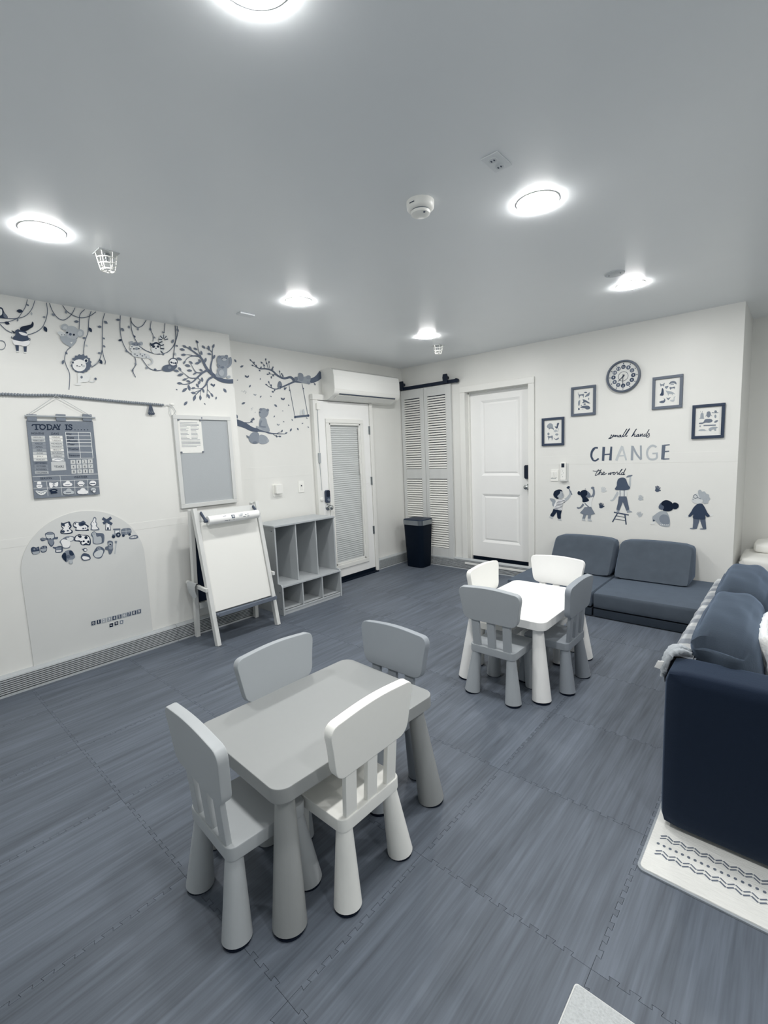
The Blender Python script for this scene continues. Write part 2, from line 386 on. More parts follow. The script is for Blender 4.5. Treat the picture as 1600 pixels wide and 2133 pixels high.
MB().lathe([(.018, 0), (.016, .012), (.0, .012)], (.064, -1.463, .985), (1, 0, 0), 18).build('thumb_turn', mat('lock_turn', 120, .35), kp)
MB().prism([(.036, a, b) for a, b in rrect(.03, .11, .006, 4, -1.552, 1.46)], (.03, 0, 0)).build('alarm_sensor', mat('sensor_grey', 170, .5), d1, bevel=.003)
MB().tube([(.052, -1.54, 1.99), (.052, -1.542, 1.8), (.052, -1.545, 1.52)], .003, 6).tube([(.052, -1.55, 1.40), (.05, -1.54, 1.1)], .003, 6).build('sensor_cable', mat('cable_grey', 150, .5), d1)
MB().prism([(.05, a, b) for a, b in rrect(.045, .07, .004, 4, -1.535, 2.02)], (.02, 0, 0)).build('sensor_block', M_white, d1, bevel=.003)
MB().lathe([(.02, 0), (.02, .012), (.012, .016)], (.05, -1.55, 1.0), (1, 0, 0), 14).build('cable_cover', M_white, d1)

# ------------------------------------------------------------------ door_2: two-panel door recessed in the right wall
d2 = bpy.data.objects.new('door_2', None); COL.objects.link(d2); ORG[d2.name] = Vector((0, 0, 0)); struct(d2)
ys = .10; zb = .155
def panel_slab(x0, x1, z0, z1, yf, panels):
    mb = MB(); xs = sorted({x0, x1}|{p[0] for p in panels}|{p[1] for p in panels}); px0, px1 = panels[0][0], panels[0][1]
    mb.box(x0, px0, yf, yf+.035, z0, z1).box(px1, x1, yf, yf+.035, z0, z1)
    zc = z0
    for (a, b, c, d) in sorted(panels, key=lambda p: p[2]):
        mb.box(px0, px1, yf, yf+.035, zc, c); zc = d
    mb.box(px0, px1, yf, yf+.035, zc, z1); return mb
pan = [(1.125, 1.625, .34, .94), (1.125, 1.625, 1.16, 2.055)]
sl = panel_slab(DX0+.004, DX1-.004, zb, DTOP-.006, ys, pan).build('door_slab', M_door, d2)
for a, b, c, d in pan:
    mb = MB(); e = .03; f = .05
    R0 = [(a, c), (b, c), (b, d), (a, d)]; R1 = [(a+e, c+e), (b-e, c+e), (b-e, d-e), (a+e, d-e)]; R2 = [(a+f, c+f), (b-f, c+f), (b-f, d-f), (a+f, d-f)]
    for A, ya, B, yb in ((R0, ys, R1, ys+.014), (R1, ys+.014, R2, ys+.006)):
        for i in range(4):
            j = (i+1) % 4; mb.add([(A[i][0], ya, A[i][1]), (A[j][0], ya, A[j][1]), (B[j][0], yb, B[j][1]), (B[i][0], yb, B[i][1])], [(0, 1, 2, 3)])
    mb.add([(x, ys+.006, z) for x, z in R2], [(0, 1, 2, 3)])
    mb.build('door_panel', M_door, sl)
c2 = MB().box(DX0-.07, DX0, -.018, -.0002, .075, DTOP).box(DX1, DX1+.07, -.018, -.0002, .0, DTOP).box(DX0-.07, DX1+.07, -.018, -.0002, DTOP+.0005, DTOP+.07)
c2.build('casing', M_trim, d2, bevel=.005)
MB().box(DX0, DX0+.012, ys-.035, ys-.001, .1, DTOP).box(DX1-.012, DX1, ys-.035, ys-.001, .1, DTOP).box(DX0, DX1, ys-.035, ys-.001, DTOP-.012, DTOP).build('door_stop', M_trim, d2)
MB().box(DX0+.004, DX1-.004, ys+.002, ys+.03, .09, zb).build('door_sweep', M_black, d2)
MB().box(DX0, DX1, -.012, ys+.03, .095, .103).build('threshold', M_black, d2)
MB().box(DX0-.02, DX1+.0, -.055, .0, .068, .094).build('sill_board', M_trim, d2, bevel=.004)
lk = MB().prism([(a, ys, b) for a, b in rrect(.07, .155, .018, 6, 1.722, 1.205)], (0, -.035, 0)).build('door_lock', M_navy, d2, bevel=.006)
MB().lathe([(.034, 0), (.034, .006), (.014, .014), (.013, .035), (.024, .042), (.029, .055), (.027, .068), (.014, .076)], (1.722, ys, 1.035), (0, -1, 0), 20).build('door_knob', M_chrome, d2, smooth=True)

# ------------------------------------------------------------------ louvred closet doors on a barn rail
M_lou = mat('whitewashed_pine', 205, .55, .3, .09, 1, 0, 0, (9, 9, 1.2))
M_lou2 = mat('louvre_pine', 236, .5, .3, .05, 1, 0, 0, (2, 9, 14))
ld = thing('louvred_closet_door', 'pair of whitewashed wooden louvred doors hanging from the black rail in the corner', 'door', (.39, -.03, .10))
slat_me = {}
for (x0, x1, sx0, sx1) in ((.012, .382, .06, .318), (.388, .792, .438, .715)):
    mb = MB(); yb_, yf_ = -.012, -.042
    mb.box(x0, sx0, yf_, yb_, .10, 2.29).box(sx1, x1, yf_, yb_, .10, 2.29)
    for a, b in ((.10, .235), (1.13, 1.26), (2.175, 2.29)): mb.box(sx0, sx1, yf_+.002, yb_, a, b)
    pn = mb.build('louvre_panel', M_lou, ld, bevel=.003)
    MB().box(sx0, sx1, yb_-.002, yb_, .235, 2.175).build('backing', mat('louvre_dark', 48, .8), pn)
    wd_ = sx1-sx0; key = round(wd_, 3)
    slat_me[key] = MB().add([(0, .006, .017), (0, .010, .014), (0, -.009, -.006), (0, -.013, -.003), (wd_, .006, .017), (wd_, .010, .014), (wd_, -.009, -.006), (wd_, -.013, -.003)],
                            [(0, 1, 2, 3), (7, 6, 5, 4), (0, 4, 5, 1), (1, 5, 6, 2), (2, 6, 7, 3), (3, 7, 4, 0)]).mesh('slat', M_lou2)
    for za, zb_ in ((.235, 1.13), (1.26, 2.175)):
        n = round((zb_-za)/.0302)
        for k in range(n):
            put(slat_me[key], 'slat', pn, Vector((sx0, -.028, za+.011+(zb_-za-.008)*k/n))-ORG[ld.name])
rl = thing('barn_door_rail', 'black steel rail with two hanger brackets above the louvred doors', 'rail', (.44, -.03, 2.29))
MB().box(.012, .90, -.05, -.038, 2.293, 2.335).build('rail', M_navy, rl, bevel=.003)
MB().cone((.89, -.062, 2.314), (.89, -.03, 2.314), .026, .026, 16).build('end_stop', M_navy, rl)
for x in (.045, .735):
    MB().prism([(x-.028, -.07, 2.30), (x+.028, -.07, 2.30), (x+.036, -.07, 2.37), (x+.028, -.07, 2.41), (x-.028, -.07, 2.41), (x-.036, -.07, 2.37)], (0, .018, 0)).cone((x, -.068, 2.37), (x, -.0, 2.37), .02, .02, 14).build('hanger_bracket', M_navy, rl, bevel=.003)

# ------------------------------------------------------------------ ceiling fixtures
def led(x, y, label):
    t = thing('ceiling_light', label, 'light', (x, y, H), 0, 'round LED ceiling lights')
    MB().lathe([(.094, 0), (.093, -.003), (.086, -.004), (.085, -.001)], (x, y, H), (0, 0, 1), 40, cap=False).build('trim_ring', M_white, t, smooth=True)
    MB().lathe([(.0855, -.001), (.085, -.006), (.080, -.010), (.058, -.0125), (.03, -.0135), (.0005, -.014)], (x, y, H), (0, 0, 1), 40, cap=False).build('lens', M_lamp, t, smooth=True)
led(1.309, -4.25, 'round lit ceiling light above the calendar wall, beside the first sprinkler cage')
led(1.289, -2.72, 'round lit ceiling light straight above the easel, middle of the left row')
led(1.278, -1.16, 'small round lit ceiling light near the corner, beside the far sprinkler cage')
led(3.079, -2.762, 'large round lit ceiling light right of the smoke detector')
led(3.076, -1.19, 'round lit ceiling light beside the blank round ceiling plate')
led(3.04, -4.23, 'round lit ceiling light cut off by the top edge of the picture')
for x, y, w_ in ((4.85, -1.2, 'by the alcove'), (4.85, -2.75, 'beyond the sofa'), (4.85, -4.24, 'beside the camera')):  # unseen lamps assumed to carry on the ceiling grid, kept for their light
    led(x, y, 'assumed round lit ceiling light, unseen at the right outside the picture '+w_)
sm = thing('smoke_detector', 'white round smoke detector on the ceiling near the large light', 'smoke detector', (2.703, -3.15, H))
c = (2.703, -3.15, H)
MB().lathe([(.062, 0), (.062, -.012), (.06, -.028), (.052, -.036), (.036, -.038)], c, (0, 0, 1), 32).build('housing', M_white, sm, smooth=True)
MB().lathe([(.041, -.034), (.041, -.042)], c, (0, 0, 1), 32).build('vent_ring', mat('vent_shadow', 110, .6), sm)
MB().lathe([(.044, -.042), (.042, -.052), (.034, -.056), (.0, -.056)], c, (0, 0, 1), 32).build('cover', M_white, sm, smooth=True)
MB().lathe([(.005, 0), (.005, .002)], (2.735, -3.165, H-.058), (0, 0, 1), 10).build('indicator', mat('indicator', 60), sm)
MB().box(2.69, 2.715, -3.2125, -3.205, H-.022, H-.019).build('slot', mat('slot_dark', 70), sm)
cp = thing('outlet_cover_plate', 'square white outlet plate on the ceiling behind the smoke detector', 'outlet', (3.091, -3.172, H))
pl_ = MB().box(3.055, 3.127, -3.232, -3.112, H-.006, H).build('plate', mat('plate_white', (.80, .83, .85), .4), cp, bevel=.003)
for yy in (-3.20, -3.145):
    MB().lathe([(.017, -.006), (.016, -.010), (.0, -.010)], (3.091, yy, H), (0, 0, 1), 20).build('receptacle', mat('receptacle', (.7, .73, .75), .4), cp)
    for q in (-.006, .006): MB().box(3.091+q-.002, 3.091+q+.002, yy-.005, yy+.004, H-.0115, H-.0095).build('slot', mat('slot_dark', 70), cp)
bp_ = thing('blank_ceiling_plate', 'flat round blank cover plate on the ceiling next to the far right light', 'cover plate', (3.06, -1.513, H))
MB().lathe([(.062, 0), (.060, -.005), (.0, -.006)], (3.06, -1.513, H), (0, 0, 1), 28).build('cover', mat('cap_grey', (.60, .63, .65), .5), bp_, smooth=True)
for q in (-.035, .035): MB().lathe([(.004, -.004), (.003, -.008)], (3.06+q, -1.513, H), (0, 0, 1), 10).build('screw', mat('slot_dark', 70), bp_)
fp = thing('flush_ceiling_plate', 'small rectangular white plate on the ceiling above the cork board', 'cover plate', (.788, -2.837, H))
MB().box(.755, .82, -2.90, -2.775, H-.012, H).build('plate', mat('plate_white', (.80, .83, .85), .4), fp, bevel=.003)
def sprinkler(x, y, label):
    t = thing('sprinkler_cage', label, 'sprinkler', (x, y, H), 0, 'caged fire sprinklers')
    MB().box(x-.05, x+.05, y-.05, y+.05, H-.004, H).build('plate', mat('sprinkler_plate', 190, .4), t)
    MB().lathe([(.018, 0), (.018, -.02), (.009, -.022), (.008, -.045)], (x, y, H), (0, 0, 1), 14).lathe([(.022, -.05), (.022, -.053)], (x, y, H), (0, 0, 1), 14).build('sprinkler_head', M_steel, t)
    def ring(r, z): return [(x+r*math.cos(a), y+r*math.sin(a), H-z) for a in (2*PI*i/20 for i in range(20))]
    for r, z in ((.046, .03), (.04, .058), (.033, .086)): MB().tube(ring(r, z), .0028, 6, True).build('wire_ring', M_white, t)
    for i in range(6):
        a = 2*PI*i/6+.3; c_, s_ = math.cos(a), math.sin(a)
        MB().tube([(x+.05*c_, y+.05*s_, H-.004), (x+.04*c_, y+.04*s_, H-.058), (x+.033*c_, y+.033*s_, H-.088), (x, y, H-.092)], .0028, 6).build('wire_rod', M_white, t)
sprinkler(1.24, -3.955, 'white wire cage over a ceiling sprinkler near the jungle wall')
sprinkler(1.115, -.74, 'white wire cage over a ceiling sprinkler near the far corner')

# ------------------------------------------------------------------ children's tables and chairs
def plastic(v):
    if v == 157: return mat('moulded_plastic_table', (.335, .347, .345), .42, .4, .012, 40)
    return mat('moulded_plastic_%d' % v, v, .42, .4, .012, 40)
PAD = mat('foot_pad', 12, .7)
def leg(root, m, top, bot, r0, r1, rx, ry):
    o = MB().cone((bot[0], bot[1], .009), top, r1, r0, 28).build('leg', m, root, smooth=True)
    MB().cone((bot[0], bot[1], 0), (bot[0], bot[1], .009), r1*.93, r1*.97, 24).build('foot_pad', PAD, o)
def table(name, label, x, y, rz, v):
    t = thing(name, label, 'table', (x, y, 0), rz if rz else 1e-6); m = plastic(v)
    MB().prism([(a, b, .428) for a, b in rrect(.55, .77, .05, 8)], (0, 0, .052)).build('table_top', m, t, bevel=.005, seg=2)
    for sx in (-1, 1):
        for sy in (-1, 1): leg(t, m, (sx*.212, sy*.322, .43), (sx*.252, sy*.362, 0), .030, .055, 0, 0)
    return t
def chair(label, x, y, rz, v, group):
    t = thing('childrens_chair', label, 'chair', (x, y, 0), rz or 1e-6, group); m = plastic(v)
    MB().prism([(a, b, .262) for a, b in rrect(.292, .288, .030, 6)], (0, 0, .047)).build('seat', m, t, bevel=.005, seg=2)
    for sx in (-1, 1):
        for sy in (-1, 1): leg(t, m, (sx*.112, sy*.112, .266), (sx*.135, sy*.135, 0), .027, .047, 0, 0)
    tilt = -.075                                   # back leans away from the seat
    def bk(px, pz, d): return (px, -.120+(pz-.30)*tilt-d, pz)
    for sx in (-.098, 0, .098):
        a, b = bk(sx, .296, .008), bk(sx*1.04, .49, .008)
        MB().beam(a, b, .050, .020, (1, 0, 0)).build('back_slat', m, t, bevel=.004)
    out = []
    cs = [(-.170, .472, .045), (.170, .472, .045), (.203, .672, .05), (-.203, .672, .05)]
    k = len(cs)
    for i in range(k):
        p = Vector(cs[i][:2]); a = (Vector(cs[i-1][:2])-p).normalized(); b = (Vector(cs[(i+1) % k][:2])-p).normalized(); r = cs[i][2]
        for q in range(7):
            s = q/6; out.append(p+a*r*(1-s)**2+b*r*s**2)
    # gently crowned top edge
    o2 = []
    for i, p in enumerate(out):
        o2.append(p); n = out[(i+1) % len(out)]
        if (n-p).length > .1 and p.y > .6:
            for q in range(1, 8):
                s = q/8; o2.append(p+(n-p)*s+Vector((0, .010*math.sin(PI*s))))
    MB().prism([bk(p.x, p.y, -.008) for p in o2], (0, -.036, -.004)).build('backrest', m, t, bevel=.005, seg=2)
    return t
table('childrens_table', 'grey plastic children\'s table nearest the camera with thick cone legs', 2.66, -3.857, -.037, 157)
g = 'chairs round the near grey table'
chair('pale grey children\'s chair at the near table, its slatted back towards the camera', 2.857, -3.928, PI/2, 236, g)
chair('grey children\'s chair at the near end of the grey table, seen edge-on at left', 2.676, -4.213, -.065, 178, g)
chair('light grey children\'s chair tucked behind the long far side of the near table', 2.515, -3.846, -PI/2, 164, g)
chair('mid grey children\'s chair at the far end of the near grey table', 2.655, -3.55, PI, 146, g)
table('childrens_table', 'white plastic children\'s table in front of the play couch', 2.72, -2.105, 0.0, 240)
g = 'chairs round the white table'
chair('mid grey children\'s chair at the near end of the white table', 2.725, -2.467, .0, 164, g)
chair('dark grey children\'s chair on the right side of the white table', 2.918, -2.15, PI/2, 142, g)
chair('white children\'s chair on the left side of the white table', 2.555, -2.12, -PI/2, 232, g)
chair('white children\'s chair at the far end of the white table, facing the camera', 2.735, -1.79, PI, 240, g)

# ------------------------------------------------------------------ soft shapes
def soft(x0, x1, y0, y1, z0, z1, puff=.03, n=10, r=.18, fn=None):
    """cushion: subdivided box with rounded, slightly inflated faces"""
    bm = bmesh.new(); bmesh.ops.create_cube(bm, size=2); bmesh.ops.subdivide_edges(bm, edges=bm.edges[:], cuts=n, use_grid_fill=True)
    c = Vector(((x0+x1)/2, (y0+y1)/2, (z0+z1)/2)); h = Vector(((x1-x0)/2, (y1-y0)/2, (z1-z0)/2)); mb = MB()
    rr = min(h)*2*r
    for v in bm.verts:
        p = v.co.copy(); q = Vector([p[i]*h[i] for i in range(3)])
        inn = Vector([max(-(h[i]-rr), min(h[i]-rr, q[i])) for i in range(3)]); d = q-inn
        if d.length > 1e-9:
            nz = [abs(d[i]) > 1e-6 for i in range(3)]
            if sum(nz) > 1: d = d.normalized()*rr
        q = inn+d
        bul = [(1-p[(i+1) % 3]**2)*(1-p[(i+2) % 3]**2) for i in range(3)]
        q += Vector([puff*p[i]*bul[i] for i in range(3)])
        q = c+q
        mb.v.append(Vector(fn(q, p)) if fn else q)
    bm.verts.index_update(); mb.f = [tuple(v.index for v in f.verts) for f in bm.faces]; bm.free(); return mb

# modular play couch along the right wall
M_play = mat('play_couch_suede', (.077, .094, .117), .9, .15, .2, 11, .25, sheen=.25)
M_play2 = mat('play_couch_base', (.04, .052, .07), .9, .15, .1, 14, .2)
kc = thing('play_couch', 'low dark grey foam play couch against the wall under the mural', 'sofa', (2.75, -.45, 0))
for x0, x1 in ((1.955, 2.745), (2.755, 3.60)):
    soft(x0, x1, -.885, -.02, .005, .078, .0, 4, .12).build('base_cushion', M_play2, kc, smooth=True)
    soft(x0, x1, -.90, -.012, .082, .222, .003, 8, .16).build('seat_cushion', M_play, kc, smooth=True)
def wedge(x0, x1, ln, label):
    def fn(q, p):
        t = (q.z-.225)/.335; yb = -.03; depth = .34*(1-t)+.115*t
        s = (p.y+1)/2; y = yb-depth*(1-s)
        zz = q.z
        w = 1-.02*t
        return ((x0+x1)/2+(q.x-(x0+x1)/2)*w, y, zz-.012*t*((p.x)**2))
    o = soft(x0, x1, -.37, -.03, .225, .56, .004, 8, .13, fn).build('wedge_cushion', M_play, None, smooth=True)
    tag(o, label, 'cushion', 'wedge cushions on the play couch')
wedge(2.135, 2.735, 0, 'dark grey wedge cushion on the play couch nearest the white door')
wedge(2.765, 3.375, 0, 'dark grey wedge cushion on the play couch nearest the dark sofa')

# dark sofa at the right edge, facing right
M_sofa = mat('sofa_fabric', (.006, .012, .026), .85, .12, .12, 220, .15, sheen=.22)
M_cush = mat('sofa_cushion_fabric', (.026, .036, .050), .8, .15, .10, 160, .15, sheen=.3)
sf = thing('sofa', 'dark navy sofa at the right edge with its arm towards the camera', 'sofa', (4.1, -2.2, 0))
def arm(y0, y1):
    soft(3.70, 4.58, y0, y1, .022, .640, .004, 14, .17).build('arm', M_sofa, sf, smooth=True)
arm(-3.085, -2.895); arm(-1.545, -1.37)
soft(3.695, 3.82, -2.9, -1.54, .03, .61, .002, 8, .25).build('backrest', M_sofa, sf, smooth=True)
soft(3.80, 4.56, -2.895, -1.545, .04, .28, .0, 6, .1).build('seat_base', M_sofa, sf, smooth=True)
for a, b in ((-2.89, -2.222), (-2.218, -1.55)): soft(3.82, 4.58, a, b, .28, .45, .012, 8, .3).build('seat_cushion', M_cush, sf, smooth=True)
def wr(q, p, sy):
    y = (p.y*sy)
    q = q.copy(); q.x += .06*(1-(q.z-.42)/.34)
    q.z += .0025*math.sin(q.x*60+q.y*19)*max(0, p.z) + .002*math.sin(q.y*38+q.x*24)*max(0, p.z)
    if p.y < 0: q.z -= .05*(p.y**4)*max(0, p.z)**2; q.y += .02*math.sin(q.x*40)*abs(p.y)**3
    return q
for a, b, zt in ((-2.905, -2.20, .742), (-2.225, -1.56, .748)):
    soft(3.735, 3.93, a, b, .43, zt, .018, 14, .30, lambda q, p: wr(q, p, 1)).build('back_cushion', M_cush, sf, smooth=True)

# throw blanket over the sofa back
def plaid():
    m = bpy.data.materials.new('plaid_throw'); m.use_nodes = True; nt = m.node_tree; b = nt.nodes['Principled BSDF']; L = nt.links.new
    g = nt.nodes.new('ShaderNodeNewGeometry'); sp = nt.nodes.new('ShaderNodeSeparateXYZ'); L(g.outputs['Position'], sp.inputs[0])
    def bands(sock, per, cols):
        a = nt.nodes.new('ShaderNodeMath'); a.operation = 'MULTIPLY'; a.inputs[1].default_value = 1/per; L(sock, a.inputs[0])
        f = nt.nodes.new('ShaderNodeMath'); f.operation = 'FRACT'; L(a.outputs[0], f.inputs[0])
        r = nt.nodes.new('ShaderNodeValToRGB'); r.color_ramp.interpolation = 'CONSTANT'
        while len(r.color_ramp.elements) < len(cols): r.color_ramp.elements.new(.5)
        for e, (p, v) in zip(r.color_ramp.elements, cols): e.position = p; e.color = tone(v)
        L(f.outputs[0], r.inputs[0]); return r
    r1 = bands(sp.outputs['Y'], .30, [(0, 175), (.22, 108), (.42, 160), (.62, 205), (.8, 102)])
    r2 = bands(sp.outputs['Z'], .16, [(0, 190), (.35, 130), (.6, 185), (.82, 150)])
    mx = nt.nodes.new('ShaderNodeMixRGB'); mx.inputs[0].default_value = .35; L(r1.outputs[0], mx.inputs[1]); L(r2.outputs[0], mx.inputs[2]); L(mx.outputs[0], b.inputs['Base Color'])
    b.inputs['Roughness'].default_value = .95; b.inputs['Sheen Weight'].default_value = .3
    n = nt.nodes.new('ShaderNodeTexNoise'); n.inputs['Scale'].default_value = 350; bp = nt.nodes.new('ShaderNodeBump'); bp.inputs['Strength'].default_value = .5; bp.inputs['Distance'].default_value = .003; L(n.outputs['Fac'], bp.inputs['Height']); L(bp.outputs[0], b.inputs['Normal'])
    return m
M_plaid = plaid()
bk = thing('throw_blanket', 'pale plaid throw blanket draped over the back of the dark sofa', 'blanket', (3.70, -2.25, .64))
mb = MB(); NY, prof = 46, [(3.685, .525), (3.683, .54), (3.683, .555), (3.685, .58), (3.690, .605), (3.705, .625), (3.735, .632), (3.775, .630)]
for i in range(NY+1):
    y = -2.915+(1.36)*i/NY
    for j, (x, z) in enumerate(prof):
        wv = .0025*math.sin(y*17+j*.5)+.0015*math.sin(y*41)
        mb.v.append(Vector((x-abs(wv)*.8-.004, y, z+wv*.5+(.02*math.sin(y*5) if j < 2 else 0))))
n = len(prof)
mb.f = [(i*n+j, i*n+j+1, (i+1)*n+j+1, (i+1)*n+j) for i in range(NY) for j in range(n-1)]
k = len(mb.v); off = [v+Vector((-.008, 0, .006)) for v in mb.v]; mb.v += off; mb.f = [f for f in mb.f]+[tuple(i+k for i in reversed(f)) for f in mb.f]
mb.build('blanket_body', M_plaid, bk, smooth=True)
fold = MB()
for P, r0 in (([(3.752, -2.888, .646), (3.728, -2.918, .662), (3.705, -2.945, .660), (3.687, -2.962, .632), (3.680, -2.968, .585)], .009),
              ([(3.748, -2.872, .648), (3.718, -2.895, .666), (3.694, -2.925, .652), (3.679, -2.945, .615), (3.676, -2.952, .57)], .011),
              ([(3.712, -2.83, .645), (3.690, -2.868, .652), (3.677, -2.905, .632), (3.671, -2.93, .60), (3.669, -2.942, .55)], .010)):
    C_ = crom(P, 6); fold.tube(C_, [r0*(.7+.6*math.sin(PI*(i+2)/(len(C_)+3))) for i in range(len(C_))], 12)
fold.v = [v+Vector((math.sin(v.y*310+v.z*170), math.sin(v.z*290+v.x*210), math.sin(v.x*330+v.y*150)))*.0016 for v in fold.v]
fold.build('bunched_corner', mat('throw_fringe', 160, .95, .1, .12, 90, .5), bk, smooth=True)
MB().prism([(3.680, -2.985, .632), (3.660, -2.995, .632), (3.650, -3.0, .606), (3.668, -2.99, .600)], (0, .002, .001)).build('care_tag', mat('tag_white', 240, .6), bk)
ruff = mat('fluffy_white', 236, .98, .1, .06, 60, .9, sheen=.5)
pw = soft(3.955, 4.09, -2.76, -2.30, .455, .735, .05, 14, .45, lambda q, p: q+Vector((.004*math.sin(q.z*90+q.y*70), 0, .004*math.sin(q.y*110)))).build('fluffy_pillow', ruff, None, smooth=True)
tag(pw, 'fluffy white pillow leaning on the dark sofa cushions at the right edge', 'pillow')
pw = soft(3.985, 4.28, -2.875, -2.62, .465, .60, .03, 10, .45).build('seat_pillow', mat('pillow_white', 236, .8, .2, .03), None, smooth=True)
tag(pw, 'white pillow lying on the sofa seat behind the near arm', 'pillow')

# rugs
def rug_mat(nm, v):
    return mat(nm, v, .95, .1, .10, 120, .6, 0, (.25, 2, 1))
rg = thing('patterned_rug', 'cream rug with dark zigzag and dotted lines under the sofa', 'rug', (4.2, -2.9, 0))
MB().prism([(a, b, .001) for a, b in rrect(1.75, 2.2, .02, 4, 3.685+.875, -3.322+1.1)], (0, 0, .010)).build('pile', rug_mat('rug_cream', 216), rg, bevel=.004)
MB().prism([(a, b, .0004) for a, b in rrect(1.766, 2.216, .025, 4, 3.685+.875, -3.322+1.1)], (0, 0, .006)).build('binding', rug_mat('rug_edge', 150), rg)
M_zig = mat('rug_pattern', 108, .95, .1, .2, 80)
def zig(y, amp, per, w):
    mb = MB(); x = 3.715; up = 1
    while x < 4.5:
        a = Vector((x, y-amp*up, .0116)); b = Vector((x+per*.86, y+amp*up, .0116)); d = (b-a).normalized(); nn = Vector((-d.y, d.x, 0))*w/2
        mb.poly([a+nn, b+nn, b-nn, a-nn], (0, 0, 1)); x += per; up = -up
    tag(mb.build('zigzag_stripe', M_zig, rg), kind='stuff')
def dots(y, per, rx, ry):
    mb = MB(); x = 3.715
    while x < 4.5: mb.poly([(x+rx*math.cos(a), y+ry*math.sin(a), .0116) for a in (2*PI*i/10 for i in range(10))], (0, 0, 1)); x += per
    tag(mb.build('dotted_stripe', M_zig, rg), kind='stuff')
for y0 in (-3.20, -3.06, -2.92):
    pass
zig(-3.228, .007, .021, .006); zig(-3.212, .007, .021, .005); dots(-3.178, .019, .005, .006); zig(-3.142, .007, .021, .005); zig(-3.128, .007, .021, .006)
zig(-3.03, .007, .021, .006); zig(-3.014, .007, .021, .005)
mt = thing('plush_mat', 'corner of a plain pale plush mat at the bottom edge of the picture', 'rug', (3.9, -4.1, 0))
MB().prism([(a, b, .0005) for a, b in rrect(.75, .55, .008, 3, 3.648+.375, -3.828-.275)], (0, 0, .014)).build('pile', mat('plush_mat', 186, .98, .05, .22, 160, 1.0), mt, bevel=.005)
MB().prism([(a, b, .0003) for a, b in rrect(.758, .558, .01, 3, 3.648+.375, -3.828-.275)], (0, 0, .010)).build('binding', mat('mat_edge', 205, .9, .1, .05), mt, bevel=.003)

# alcove: low white rack with padded white bag
rk = thing('white_rack', 'low white slatted rack in the alcove behind the sofa', 'rack', (4.2, .35, 0))
for z in (.20, .285):
    MB().box(3.70, 4.7, .10, .13, z, z+.028).build('rail', M_white, rk, bevel=.004)
for x in (3.70, 4.67):
    for y in (.10, .62): MB().box(x, x+.03, y, y+.03, 0, .33).build('post', M_white, rk, bevel=.004)
for k in range(6): MB().box(3.70, 4.7, .14+k*.08, .19+k*.08, .295, .31).build('slat', M_white, rk)
pb = soft(3.675, 4.5, .12, .66, .312, .435, .012, 10, .3).build('padded_bag', mat('padded_white', 226, .6, .3, .05, 20, .2), None, smooth=True)
tag(pb, 'quilted white padded bag lying on the white rack in the alcove', 'bag')
pb = soft(3.76, 4.4, .36, .70, .437, .53, .015, 8, .35).build('folded_pad', mat('pad_white', 234, .6, .3, .02, 20), None, smooth=True)
tag(pb, 'folded white pad lying on top of the white padded bag', 'pad')
tg = MB().prism([(3.668, .10, .40), (3.70, .10, .415), (3.725, .10, .35), (3.70, .10, .325)], (0, .003, 0)).build('paper_tag', mat('paper_tag', 215, .6), None)
tag(tg, 'small creased white tag hanging at the corner of the padded bag', 'tag')

# ------------------------------------------------------------------ waste bin in the corner
bn = thing('waste_bin', 'tall black waste bin with a steel rim in the corner by the louvred doors', 'bin', (.345, -.195, 0))
def loft(secs, m, name, cap=True, **k):
    mb = MB(); n = None
    for z, w, d, r in secs:
        p = rrect(w, d, r, 5, .345, -.195); n = len(p); mb.v += [Vector((x, y, z)) for x, y in p]
    for s in range(len(secs)-1): mb.f += [(s*n+i, s*n+(i+1) % n, (s+1)*n+(i+1) % n, (s+1)*n+i) for i in range(n)]
    mb.f += [tuple(range(n-1, -1, -1)), tuple(range((len(secs)-1)*n, len(secs)*n))]
    return mb.build(name, m, bn, smooth=True, **k)
loft([(0, .255, .215, .05), (.02, .265, .225, .055), (.56, .31, .265, .06)], M_black, 'bin_body')
loft([(.556, .322, .276, .062), (.615, .325, .28, .062)], mat('bin_rim_steel', 150, .28, .5, .05, 20, 0, 1.0), 'steel_rim')
loft([(.615, .318, .272, .06), (.626, .312, .266, .06), (.63, .25, .2, .05)], mat('bin_lid', 34, .4), 'lid')

# ------------------------------------------------------------------ easel
M_pine = mat('pale_pine', 208, .55, .3, .10, 1, 0, 0, (30, 30, 2.2))
M_pine_d = M_pine
es = thing('art_easel', 'wooden standing easel with a whiteboard and paper roll in front of the wall', 'easel', (.42, -2.9, 0))
yl, yr = -3.20, -2.625
def fx(z): return .607-(.607-.40)*z/1.10
for y in (yl, yr):
    MB().beam((fx(0), y, 0), (fx(1.1), y, 1.1), .034, .045, (0, 1, 0)).build('front_leg', M_pine, es, bevel=.003)
    MB().beam((.262, y, 0.0), (.345, y, 1.09), .034, .042, (0, 1, 0)).build('rear_leg', M_pine_d, es, bevel=.003)
bd = MB().beam((fx(.265), (yl+yr)/2, .265), (fx(.99), (yl+yr)/2, .99), yr-yl-.04, .012, (0, 1, 0)).build('whiteboard', mat('whiteboard', 232, .25, .4, .005), es)
MB().beam((fx(.99), (yl+yr)/2, .99), (fx(1.075), (yl+yr)/2, 1.075), yr-yl-.03, .018, (0, 1, 0)).build('top_board', mat('easel_top_board', 205, .5), es)
tr_ = MB().beam((fx(.245)+.025, yl+.02, .245), (fx(.245)+.025, yr-.005, .245), .075, .018, (1, 0, 0)).beam((fx(.245)+.066, yl+.02, .255), (fx(.245)+.066, yr-.005, .255), .012, .03, (1, 0, 0)).build('tray', mat('easel_tray', 110, .5), es, bevel=.003)
